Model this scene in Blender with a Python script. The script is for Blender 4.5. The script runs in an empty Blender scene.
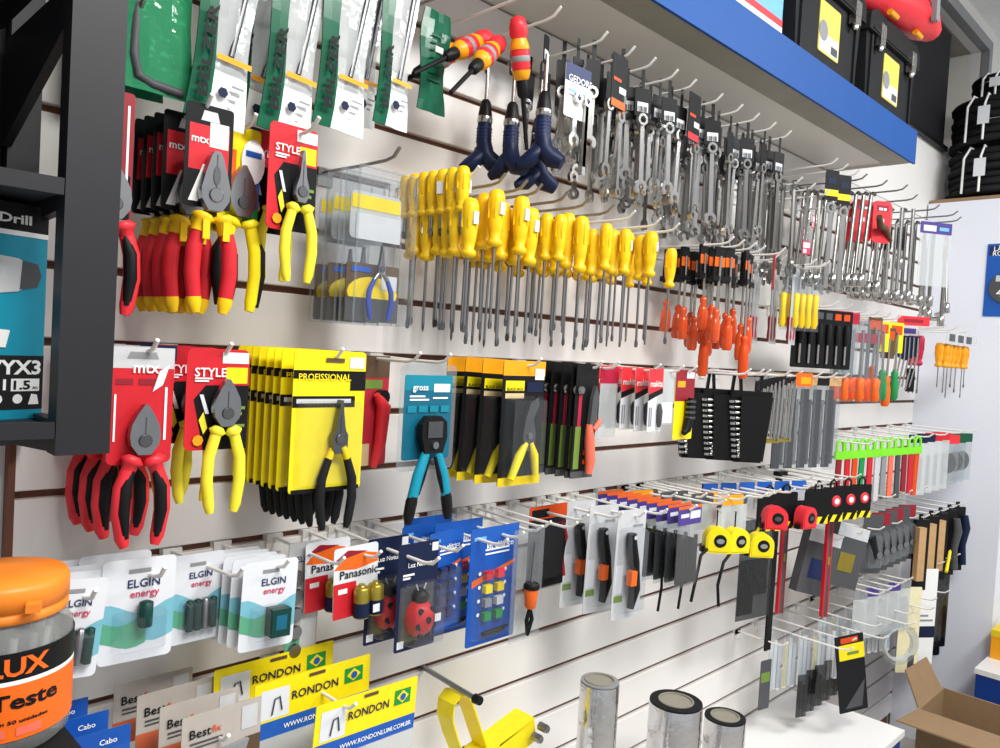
import bpy, math, random
from mathutils import Matrix, Vector
random.seed(7)
PI = math.pi
Z0 = 2.175                       # height of the topmost hook groove; grooves every 10 cm below
sc = bpy.context.scene
C = sc.collection

# ------------------------------------------------------------------ camera
def make_camera():
    yaw, pit, rol = 0.785277, -0.0320040, 0.0579300
    f = Vector((math.cos(yaw)*math.cos(pit), math.sin(yaw)*math.cos(pit), math.sin(pit)))
    r = f.cross(Vector((0, 0, 1))).normalized(); u = r.cross(f)
    r2 = r*math.cos(rol) + u*math.sin(rol); u2 = -r*math.sin(rol) + u*math.cos(rol)
    cam = bpy.data.cameras.new('camera'); cam.sensor_width = 36; cam.lens = 28.08; cam.clip_start = .02
    o = bpy.data.objects.new('camera', cam); C.objects.link(o)
    o.matrix_world = Matrix(((r2.x, u2.x, -f.x, 0), (r2.y, u2.y, -f.y, -1.13626), (r2.z, u2.z, -f.z, Z0-.57538), (0, 0, 0, 1)))
    sc.camera = o
make_camera()

# ------------------------------------------------------------------ world, lights, exposure
wd = bpy.data.worlds.new('world'); sc.world = wd; wd.use_nodes = True
wb = wd.node_tree.nodes['Background']; wb.inputs[0].default_value = (.93, .96, 1, 1); wb.inputs[1].default_value = .52
def area(name, loc, rot, sx, sy, e, col=(1, 1, 1)):
    l = bpy.data.lights.new(name, 'AREA'); l.shape = 'RECTANGLE'; l.size = sx; l.size_y = sy; l.energy = e; l.color = col
    o = bpy.data.objects.new(name, l); o.location = loc; o.rotation_euler = rot; C.objects.link(o)
area('ceiling_lamp_light_a', (.7, -1.7, 3.05), (math.radians(14), 0, 0), 1.3, .5, 60, (1, .985, .95))
area('ceiling_lamp_light_b', (2.9, -1.9, 3.05), (math.radians(14), 0, 0), 1.3, .5, 46, (.97, .985, 1))
vs = sc.view_settings; vs.view_transform = 'Standard'; vs.look = 'None'; vs.exposure = 0.29; vs.gamma = 1; vs.use_curve_mapping = False
try: sc.cycles.transparent_max_bounces = 32
except Exception: pass

# ------------------------------------------------------------------ materials
def lin(h):
    h = h.lstrip('#'); v = [int(h[i:i+2], 16)/255 for i in (0, 2, 4)]
    return tuple((c/12.92 if c <= .04045 else ((c+.055)/1.055)**2.4) for c in v)
MATS = {}
def M(name, hexc=None, rough=.5, metal=0, alpha=1, var=.06, scale=40, bump=0, emit=0, coat=0, stretch=None):
    if name in MATS: return MATS[name]
    m = bpy.data.materials.new(name); m.use_nodes = True; nt = m.node_tree; b = nt.nodes['Principled BSDF']
    c = lin(hexc)
    tc = nt.nodes.new('ShaderNodeTexCoord'); nz = nt.nodes.new('ShaderNodeTexNoise'); nz.inputs['Scale'].default_value = scale; nz.inputs['Detail'].default_value = 3
    if stretch:
        mp = nt.nodes.new('ShaderNodeMapping'); mp.inputs['Scale'].default_value = stretch
        nt.links.new(tc.outputs['Object'], mp.inputs[0]); nt.links.new(mp.outputs[0], nz.inputs['Vector'])
    else: nt.links.new(tc.outputs['Object'], nz.inputs['Vector'])
    mx = nt.nodes.new('ShaderNodeMix'); mx.data_type = 'RGBA'
    mx.inputs['A'].default_value = (*[max(0, x*(1-var*2)) for x in c], 1); mx.inputs['B'].default_value = (*[min(1, x*(1+var*2)) for x in c], 1)
    nt.links.new(nz.outputs['Fac'], mx.inputs['Factor']); nt.links.new(mx.outputs['Result'], b.inputs['Base Color'])
    b.inputs['Specular IOR Level'].default_value = .5 if metal else (.18 if max(c) < .05 else .32); b.inputs['Roughness'].default_value = rough; b.inputs['Metallic'].default_value = metal; b.inputs['Alpha'].default_value = alpha
    if coat: b.inputs['Coat Weight'].default_value = coat; b.inputs['Coat Roughness'].default_value = .08
    if bump:
        bp = nt.nodes.new('ShaderNodeBump'); bp.inputs['Strength'].default_value = bump; bp.inputs['Distance'].default_value = .004
        nt.links.new(nz.outputs['Fac'], bp.inputs['Height']); nt.links.new(bp.outputs[0], b.inputs['Normal'])
    MATS[name] = m; return m
for a in [('slat', 'e6e2de', .22, 0, 1, .015, 3), ('groove', '6d4432', .6, 0, 1, .15, 12), ('wallwhite', 'e2e0dc', .6, 0, 1, .02, 4), ('panelblue', 'e3e6f0', .35, 0, 1, .02, 4),
          ('ceil', 'e8e8e6', .7), ('floor', 'aeaaa2', .4, 0, 1, .08, 6), ('shelfgrey', 'e2ded6', .4, 0, 1, .03, 5), ('shelfdark', '938f82', .4, 0, 1, .1, 9), ('shelfblue', '004a94', .55, 0, 1, .05, 8),
          ('counter', 'e9e8e6', .3, 0, 1, .01, 5), ('counterblue', '1d3f8c', .35), ('blackmetal', '1d1d21', .5, .2, 1, .08, 30), ('black', '141416', .45), ('blackmat', '1c1c1f', .7), ('rubber', '1a1b1d', .6),
          ('dgrey', '4a4b4e', .5), ('mgrey', '8b8c8f', .45), ('lgrey', 'c3c4c6', .5), ('white', 'f0f0ee', .5, 0, 1, .02), ('dchrome', '8d8c89', .28, 1, 1, .05), ('paper', 'd9dce1', .55, 0, 1, .02), ('hookwhite', 'eeece8', .3, 0, 1, .02), ('hooksteel', '9b9a98', .3, .8),
          ('chrome', 'b9b8b5', .24, 1, 1, .04), ('steel', '97989a', .3, 1, 1, .06), ('dsteel', '6f7072', .35, 1, 1, .08), ('foil', 'd6d6d8', .16, 1, 1, .05, 30, .6), ('label', 'dcdee2', .5, 0, 1, .02),
          ('red', 'c8202b', .42), ('bred', 'e0303a', .4), ('dred', '8e1c2a', .45), ('crimson', 'b01f3e', .45), ('yellow', 'f4c414', .38), ('byellow', 'f2dc16', .4), ('myellow', 'e6c81c', .45), ('lemon', 'efe13a', .42), ('orange', 'e8661c', .4), ('dorange', 'd44a14', .35),
          ('amber', 'f0a018', .35), ('salmon', 'f07058', .45), ('teal', '0f7f95', .42), ('dteal', '0b5f78', .45), ('drillteal', '0a8ca8', .45), ('blue', '1d57ae', .42), ('navy', '1c2a5a', .45), ('dnavy', '18223f', .4), ('kitblue', '1450a8', .4), ('skyblue', '6fb1dd', .45), ('purple', '4a3a86', .45),
          ('green', '1e8a4a', .42), ('dgreen', '0f5038', .4), ('baggreen', '125a40', .22), ('lime', '7ddc2a', .4), ('olive', '6e8a3a', .5), ('elgreen', '5aa482', .45), ('elteal', '74b4c4', .45), ('cellgreen', '163c38', .35), ('flaggreen', '1d8c3c', .5), ('pinkred', 'c83a5a', .4),
          ('orangelid', 'f0862a', .4), ('orangelabel', 'ee6a1c', .45), ('wood', 'c09a6c', .6, 0, 1, .1, 25), ('cardboard', '94795a', .75, 0, 1, .06, 30), ('dcard', '5e4a36', .8), ('core', '8d897c', .7), ('bestgrey', 'b4aca4', .5), ('bestorange', 'c8623c', .5),
          ('plierblue', '2a46a4', .35), ('gold', 'a8963c', .35, .8), ('cream', 'e8e0b8', .5), ('paleyellow', 'e4d25c', .5), ('beige', 'cdb68a', .5), ('brown', '5a4632', .5), ('redbag', 'b02a3a', .4)]:
    M(*a)
def film(name, hexc, tint, body, rough=.12, bump=0.0, body_col=None):
    """thin plastic: mostly see-through, glossy by angle, with a little milky body colour"""
    m = bpy.data.materials.new(name); m.use_nodes = True; nt = m.node_tree; nt.nodes.clear(); N = nt.nodes.new
    out = N('ShaderNodeOutputMaterial'); tr = N('ShaderNodeBsdfTransparent'); tr.inputs[0].default_value = (*lin(tint), 1)
    df = N('ShaderNodeBsdfDiffuse'); df.inputs[0].default_value = (*lin(hexc), 1)
    gl = N('ShaderNodeBsdfGlossy'); gl.inputs['Roughness'].default_value = rough; gl.inputs[0].default_value = (.9, .9, .9, 1)
    m1 = N('ShaderNodeMixShader'); m1.inputs[0].default_value = body; nt.links.new(tr.outputs[0], m1.inputs[1]); nt.links.new(df.outputs[0], m1.inputs[2])
    lw = N('ShaderNodeLayerWeight'); lw.inputs[0].default_value = .25; fr = N('ShaderNodeMapRange'); fr.inputs['To Min'].default_value = .028; fr.inputs['To Max'].default_value = .22; nt.links.new(lw.outputs['Facing'], fr.inputs[0])
    m2 = N('ShaderNodeMixShader'); nt.links.new(fr.outputs[0], m2.inputs[0]); nt.links.new(m1.outputs[0], m2.inputs[1]); nt.links.new(gl.outputs[0], m2.inputs[2]); nt.links.new(m2.outputs[0], out.inputs[0])
    nz = N('ShaderNodeTexNoise'); nz.inputs['Scale'].default_value = 45
    tc = N('ShaderNodeTexCoord'); nt.links.new(tc.outputs['Object'], nz.inputs['Vector'])
    bp = N('ShaderNodeBump'); bp.inputs['Strength'].default_value = max(.05, bump); bp.inputs['Distance'].default_value = .006; nt.links.new(nz.outputs['Fac'], bp.inputs['Height'])
    nt.links.new(bp.outputs[0], gl.inputs['Normal']); nt.links.new(bp.outputs[0], lw.inputs['Normal'])
    MATS[name] = m
film('clear', 'e8ecf0', 'f4f6f8', .02); film('clear2', 'dfe4e8', 'eef1f2', .08, .1, .2); film('bagclear', 'e6e9ea', 'eef0f0', .38, .14, .3); film('baggreenclear', '3aa070', '7cc8a4', .5, .12, .6)
film('redclear', 'b8283c', 'e08090', .35, .15, .5); film('greyclear', '3c3e42', 'b0b4b8', .15, .14, .25); film('jarclear', 'd0d2cf', 'dcdedc', .25); M('orangeclear', 'cf4a18', .12, 0, 1, .12, 60, 0, 0, .5)

# ------------------------------------------------------------------ geometry collector
class G:
    def __init__(s): s.v = []; s.f = []; s.m = []; s.mats = []; s.T = Matrix.Identity(4); s.sm = []
    def mi(s, mat):
        if mat not in s.mats: s.mats.append(mat)
        return s.mats.index(mat)
    def add(s, vs_, fs, mat, smooth=False):
        b = len(s.v); i = s.mi(mat)
        for p in vs_: s.v.append(tuple(s.T @ Vector(p)))
        for f in fs: s.f.append(tuple(b+k for k in f)); s.m.append(i); s.sm.append(smooth)
        return s
    def box(s, x0, x1, y0, y1, z0, z1, mat):
        p = [(x, y, z) for x in (x0, x1) for y in (y0, y1) for z in (z0, z1)]
        return s.add(p, [(0, 1, 3, 2), (4, 6, 7, 5), (0, 4, 5, 1), (2, 3, 7, 6), (0, 2, 6, 4), (1, 5, 7, 3)], mat)
    def prism(s, poly, y0, y1, mat, smooth=False):          # polygon in xz, counter-clockwise, extruded in y (y0 < y1)
        n = len(poly); p = [(x, y0, z) for x, z in poly]+[(x, y1, z) for x, z in poly]
        s.add(p, [tuple(range(n)), tuple(range(2*n-1, n-1, -1))], mat)
        return s.add(p, [(i, i+n, (i+1) % n+n, (i+1) % n) for i in range(n)], mat, smooth)
    def quad(s, x0, x1, z0, z1, y, mat): return s.add([(x0, y, z0), (x1, y, z0), (x1, y, z1), (x0, y, z1)], [(0, 1, 2, 3)], mat)
    def poly(s, pts, y, mat): return s.add([(x, y, z) for x, z in pts], [tuple(range(len(pts)))], mat)
    def tube(s, pts, rad, mat, n=8, flat=1, cap=True):
        pts = [Vector(p) for p in pts]; k = len(pts); rad = rad if isinstance(rad, (list, tuple)) else [rad]*k
        vs_ = []; ref = None
        for i, p in enumerate(pts):
            t = (pts[min(i+1, k-1)]-pts[max(i-1, 0)]).normalized()
            if ref is None:
                ref = Vector((0, 1, 0)) if abs(t.y) < .9 else Vector((0, 0, 1))
            a = (ref-t*ref.dot(t)).normalized(); ref = a; bb = t.cross(a)
            for j in range(n):
                q = 2*PI*j/n; vs_.append(p+(a*math.cos(q)*flat+bb*math.sin(q))*rad[i])
        fs = [(i*n+j, i*n+(j+1) % n, (i+1)*n+(j+1) % n, (i+1)*n+j) for i in range(k-1) for j in range(n)]
        s.add(vs_, fs, mat, True)
        if cap: s.add(vs_, [tuple(range(n-1, -1, -1)), tuple(range((k-1)*n, k*n))], mat)
        return s
    def lathe(s, prof, mat, n=16, axis='z', o=(0, 0, 0)):   # prof (r, h) along the axis
        vs_ = []
        for r, h in prof:
            for j in range(n):
                q = 2*PI*j/n; a, b = r*math.cos(q), r*math.sin(q)
                vs_.append({'z': (o[0]+a, o[1]+b, o[2]+h), 'y': (o[0]+b, o[1]+h, o[2]+a), 'x': (o[0]+h, o[1]+a, o[2]+b)}[axis])
        k = len(prof)
        s.add(vs_, [(i*n+j, i*n+(j+1) % n, (i+1)*n+(j+1) % n, (i+1)*n+j) for i in range(k-1) for j in range(n)], mat, True)
        return s.add(vs_, [tuple(range(n-1, -1, -1)), tuple(range((k-1)*n, k*n))], mat)
    def disc(s, cx, cz, r, y, mat, n=14, rz=None):
        return s.poly([(cx+r*math.cos(2*PI*j/n), cz+(rz or r)*math.sin(2*PI*j/n)) for j in range(n)], y, mat)
    def ring(s, cx, cz, ro, ri, y0, y1, mat, n=14, a0=0, a1=2*PI):
        full = abs(a1-a0-2*PI) < 1e-6; k = n if full else n+1; vs_ = []
        for j in range(k):
            q = a0+(a1-a0)*j/n; c, d = math.cos(q), math.sin(q)
            vs_ += [(cx+ro*c, y0, cz+ro*d), (cx+ri*c, y0, cz+ri*d), (cx+ri*c, y1, cz+ri*d), (cx+ro*c, y1, cz+ro*d)]
        fs = []
        for j in range(n):
            a, b = 4*j, 4*((j+1) % k)
            for e in range(4): fs.append((a+e, b+e, b+(e+1) % 4, a+(e+1) % 4))
        s.add(vs_, fs, mat)
        if not full: s.add(vs_, [(0, 1, 2, 3), tuple(4*(k-1)+e for e in (3, 2, 1, 0))], mat)
        return s
    def build(s, name, parent=None):
        me = bpy.data.meshes.new(name); me.from_pydata(s.v, [], s.f)
        for m in s.mats: me.materials.append(MATS[m])
        me.polygons.foreach_set('material_index', s.m); me.polygons.foreach_set('use_smooth', s.sm); me.update()
        o = bpy.data.objects.new(name, me); C.objects.link(o)
        if parent: o.parent = parent
        return o
def rrect(x0, x1, z0, z1, r=.004, k=3):
    out = []
    for cx, cz, a in ((x1-r, z0+r, -PI/2), (x1-r, z1-r, 0), (x0+r, z1-r, PI/2), (x0+r, z0+r, PI)):
        for i in range(k+1): q = a+PI/2*i/k; out.append((cx+r*math.cos(q), cz+r*math.sin(q)))
    return out

# ------------------------------------------------------------------ scene bookkeeping
def tag(o, label, cat, group=None, kind=None):
    if label: o['label'] = label
    if cat: o['category'] = cat
    if group: o['group'] = group
    if kind: o['kind'] = kind
    return o
def thing(name, label, cat, loc=(0, 0, 0), rz=0, ry=0, group=None, rx=0):
    o = bpy.data.objects.new(name, None); o.empty_display_size = .02; C.objects.link(o)
    o.location = loc; o.rotation_euler = (rx, ry, rz)
    return tag(o, label, cat, group)
KIDS = {}
def dup(root, loc, rz=0, ry=0, label=None, group=None, rx=0, scale=None):
    r = root.copy(); C.objects.link(r); r.location = loc; r.rotation_euler = (rx, ry, rz)
    if scale: r.scale = (scale,)*3
    if label: r['label'] = label
    if group: r['group'] = group
    for ch in root.children:
        c = ch.copy(); C.objects.link(c); c.parent = r
        for g in ch.children: d = g.copy(); C.objects.link(d); d.parent = c
    return r
def H(X, d, k, dz=0): return (X, -d, Z0-.1*k+dz)
def J(a): return random.uniform(-a, a)

# ------------------------------------------------------------------ lettering
GLY = {}
def glyphs(txt, bold):
    key = (txt, bold)
    if key in GLY: return GLY[key]
    cu = bpy.data.curves.new('t', 'FONT'); cu.body = txt; cu.size = 1; cu.resolution_u = 2; cu.offset = bold
    o = bpy.data.objects.new('t', cu); C.objects.link(o)
    bpy.context.view_layer.update()
    me = bpy.data.meshes.new_from_object(o.evaluated_get(bpy.context.evaluated_depsgraph_get()))
    v = [(p.co.x, p.co.y) for p in me.vertices]; f = [tuple(p.vertices) for p in me.polygons]
    bpy.data.objects.remove(o); bpy.data.curves.remove(cu); bpy.data.meshes.remove(me)
    w0 = min((a for a, _ in v), default=0); w1 = max((a for a, _ in v), default=1)
    GLY[key] = (v, f, w0, w1); return GLY[key]
def letter(g, txt, cx, cz, w, mat, y, h=None, rot=0, bold=.012, bend=None):
    """write txt centred on (cx, cz), w wide; cap height follows unless h is given"""
    v, f, a, b = glyphs(txt, bold); sx = w/(b-a); sz = (h/.7) if h else sx
    c, s = math.cos(rot), math.sin(rot); pts = []
    for x, z in v:
        X = (x-(a+b)/2)*sx; Zz = (z-.35)*sz; pts.append((cx+X*c-Zz*s, y, cz+X*s+Zz*c))
    if bend: pts = [bend(p) for p in pts]
    up = f
    return g.add(pts, up, mat)

def card(root, w, h, base, regs=(), texts=(), top=.012, r=.004, t=.0012, name='card', lift=0, letters='lettering'):
    """printed hang card: regs (x0,x1,z0,z1 as fractions, material), texts (string, cx, cz, width fractions, material[, rot, height])"""
    g = G(); z1 = top; z0 = top-h
    g.prism(rrect(-w/2, w/2, z0, z1, r), -t, 0, base)
    y = -t
    for rg in regs:
        y -= .00025
        if len(rg) == 2: g.poly([(-w/2+a*w, z0+b*h) for a, b in rg[0]], y, rg[1])
        else: g.quad(-w/2+rg[0]*w, -w/2+rg[1]*w, z0+rg[2]*h, z0+rg[3]*h, y, rg[4])
    o = g.build(name, root)
    if texts:
        y -= .0004
        for tx in texts:
            g = G(); letter(g, tx[0], -w/2+tx[1]*w, z0+tx[2]*h, tx[3]*w, tx[4], y, rot=tx[5] if len(tx) > 5 else 0, h=tx[6] if len(tx) > 6 else None); g.build(letters, o)
    return o
def blister(root, x0, x1, z0, z1, dep, mat='clear', r=.008, name='blister'):
    g = G(); P = rrect(x0, x1, z0, z1, r); i = .006; Q = rrect(x0+i, x1-i, z0+i, z1-i, r*.6)
    n = len(P); vs_ = [(x, -.002, z) for x, z in P]+[(x, -dep, z) for x, z in Q]
    g.add(vs_, [(k, (k+1) % n, (k+1) % n+n, k+n) for k in range(n)]+[tuple(range(n, 2*n))], mat)
    return g.build(name, root)

# ================================================================== THE SETTING
def S(name, g, parent=None):
    o = g.build(name, parent)
    if not parent: o['kind'] = 'structure'
    return o
XL, XR = .27, 3.72
floor = S('floor', G().box(-2, 5.4, -3.4, .6, -.03, 0, 'floor'))
ceiling = S('ceiling', G().box(-2, 5.4, -3.4, .6, 3.35, 3.4, 'ceil'))
wb_ = S('wall_back', G().box(XL, XR, .012, .03, 0, Z0+.098, 'groove'))
for k in range(-1, 21):                                   # white slats with brown grooves between them
    z1 = Z0-.1*k-.0055; z0 = max(0.002, Z0-.1*(k+1)+.0055)
    g = G(); e = .0015
    g.add([(XL, 0+e, z0), (XL, 0, z0+e), (XL, 0, z1-e), (XL, e, z1), (XL, .012, z1), (XL, .012, z0),
           (XR, 0+e, z0), (XR, 0, z0+e), (XR, 0, z1-e), (XR, e, z1), (XR, .012, z1), (XR, .012, z0)],
          [(0, 5, 4, 3, 2, 1), (6, 7, 8, 9, 10, 11)]+[(i, (i+1) % 6, (i+1) % 6+6, i+6) for i in range(6)], 'slat')
    g.build('slat', wb_)
S('trim_1', G().box(XL-.008, XL, 0, .03, 0, Z0+.098, 'groove'))
S('wall_left', G().box(-2, XL-.008, .02, .05, 0, 3.35, 'wallwhite'))
g = G(); zb, zt, na, nb = Z0+.44, Z0+1.02, 2.75, 4.36
g.box(XL-.008, na, .006, .05, Z0+.1, 3.35, 'wallwhite'); g.box(nb, 5.4, .006, .05, 0, 3.35, 'wallwhite')
g.box(na, nb, .006, .05, Z0+.1, zb, 'wallwhite'); g.box(na, nb, .006, .05, zt, 3.35, 'wallwhite'); g.box(XR, nb, .012, .05, 0, Z0+.1, 'wallwhite')
wu = S('wall_upper', g)
g = G()                                                   # deep window recess above the shelf, dark inside
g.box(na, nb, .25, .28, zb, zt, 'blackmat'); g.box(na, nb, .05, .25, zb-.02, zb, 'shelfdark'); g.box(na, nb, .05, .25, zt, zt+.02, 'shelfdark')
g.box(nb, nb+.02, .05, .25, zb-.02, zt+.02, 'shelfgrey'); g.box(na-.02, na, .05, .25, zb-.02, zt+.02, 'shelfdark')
S('window_1', g)
g = G(); g.box(3.98, nb, -.012, .008, zb-.0, zt, 'lgrey')
g2 = G(); 
for a in ((na-.05, nb+.05, zt, zt+.05), (nb, nb+.05, zb, zt)): g2.box(a[0], a[1], -.03, .008, a[2], a[3], 'mgrey')
S('trim_2', g2)
S('wall_right', G().box(XR, 4.6, -.36, 0, 0, Z0+.165, 'panelblue'))
wf = S('wall_far', G().box(4.62, 4.66, -3.2, 0, 0, 2.6, 'black'))
for k in range(26): G().box(4.60, 4.62, -3.2, -.0, 2.5-.1*k+.005-.1+.002, 2.5-.1*k-.005, 'slat').build('slat', wf)

# ---- shelf above the slatwall with blue front
t = thing('wall_shelf', 'long grey metal wall shelf with a wide blue front edge above the tools', 'shelf', (0, 0, 0))
SX0, SX1 = -.6, 2.66
G().box(SX0, SX1-.002, -.268, .004, Z0+.098, Z0+.106, 'shelfgrey').build('underside', t)
G().box(SX0, SX1-.002, -.268, .004, Z0+.168, Z0+.174, 'shelfgrey').build('deck', t)
G().box(SX0, SX1-.004, -.268, -.19, Z0+.088, Z0+.098, 'shelfdark').build('stiffener', t)
G().box(SX0, SX1, -.276, -.269, Z0+.084, Z0+.186, 'shelfblue').build('fascia', t)
G().box(SX1-.002, SX1, -.268, .004, Z0+.090, Z0+.172, 'shelfgrey').build('end_plate', t)

# ---- low white bench under the wall, and the bench behind the carton
t = thing('display_bench', 'low white-topped bench with blue sides under the slatwall', 'bench', (0, 0, 0))
G().box(.3, 2.66, -.37, -.002, Z0-1.72, Z0-1.70, 'counter').build('top', t)
G().box(.31, 2.655, -.36, -.01, .0, Z0-1.72, 'counterblue').build('body', t)
t = thing('display_bench', 'white-topped bench with blue side carrying the yellow box', 'bench', (3.45, -.8, 0))
G().box(0, 1.1, -.5, .43, Z0-1.72, Z0-1.70, 'counter').build('top', t)
G().box(.005, 1.1, -.495, .425, 0, Z0-1.72, 'counterblue').build('body', t)

# ---- black wall rack at the left end
t = thing('wall_rack', 'black steel wall rack with shelves holding the drill box', 'rack', (0, 0, 0))
RX0, RX1 = .231, .281
G().box(RX0, RX1, -.302, -.275, Z0-.704, 2.9, 'blackmetal').build('front_post', t)
G().box(RX0+.01, RX1-.005, -.03, -.001, Z0-.73, 2.9, 'blackmetal').build('rear_post', t)
g = G()
def arm(z0a, z0b, z1): # lower edge sloping from the front to the wall, in the yz plane
    g = G(); x0, x1 = RX0+.004, RX0+.014
    p = [(-.275, z0a), (-.03, z0b), (-.03, z1), (-.275, z1)]
    g.add([(x0, y, Z0+z) for y, z in p]+[(x1, y, Z0+z) for y, z in p], [(0, 3, 2, 1), (4, 5, 6, 7)]+[(i, (i+1) % 4, (i+1) % 4+4, i+4) for i in range(4)], 'blackmetal')
    return g.build('side_arm', t)
arm(-.704, -.722, -.672); arm(-.462, -.475, -.437); arm(-.277, -.365, -.24)
for z in (-.685, -.45, -.23):
    G().box(-.9, RX0-.001, -.30, -.035, Z0+z, Z0+z+.008, 'blackmetal').build('shelf', t)
    G().box(-.9, RX0-.001, -.302, -.296, Z0+z-.002, Z0+z+.014, 'blackmetal').build('shelf_lip', t)
G().box(-.9, RX0+.008, -.012, .006, Z0-.70, 2.9, 'blackmat').build('back_panel', t)

# ---- black stand carrying the jar
t = thing('display_stand', 'black stand under the orange-lidded jar', 'stand', (0, 0, 0))
G().box(-.35, .238, -.62, -.255, Z0-.99, Z0-.958, 'blackmat').build('top', t)
for x in (-.33, .22):
    for y in (-.6, -.27): G().box(x-.012, x+.012, y-.012, y+.012, 0, Z0-.99, 'blackmat').build('leg', t)

# ---- ceiling lamps
for i, (x, y, n) in enumerate(((.7, -1.7, 'near the black rack'), (2.9, -1.9, 'near the stacked hoses'))):
    t = thing('ceiling_lamp', 'white rectangular ceiling lamp '+n, 'lamp', (x, y, 3.09), rx=math.radians(14))
    G().box(-.68, .68, -.28, .28, .02, .06, 'white').build('housing', t)
    for yy in (-.15, .15): G().lathe([(.013, -.6), (.013, .6)], 'white', 8, 'x', (0, yy, .013)).build('tube', t)
    G().tube([(0, 0, .06), (0, .06, .262)], .006, 'white', 6).build('rod', t)

# ================================================================== HOOKS
HK = {}
def hook(X, k, L=.21, mat='hookwhite', where='', clip=True, rise=.012, tilt=0):
    key = (round(L, 2), mat, clip)
    lab = ('white' if mat == 'hookwhite' else 'dark steel')+' display hook '+where
    loc = (X, 0, Z0-.1*k)
    if key in HK: return dup(HK[key], loc, label=lab, group='display hooks '+where, rx=-tilt)
    t = thing('display_hook', lab, 'hook', loc, group='display hooks '+where, rx=-tilt)
    G().tube([(0, .01, 0), (0, -L*.5, -.003), (0, -L+.03, -.003), (0, -L+.012, .0), (0, -L-.002, rise), ], [.0028]*5, mat, 6).build('arm', t)
    g = G(); g.box(-.014, .014, -.004, .011, -.0095, .0045, mat); g.box(-.014, .014, -.004, -.0005, -.024, .0045, mat); g.build('clip', t)
    HK[key] = t; return t

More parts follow.
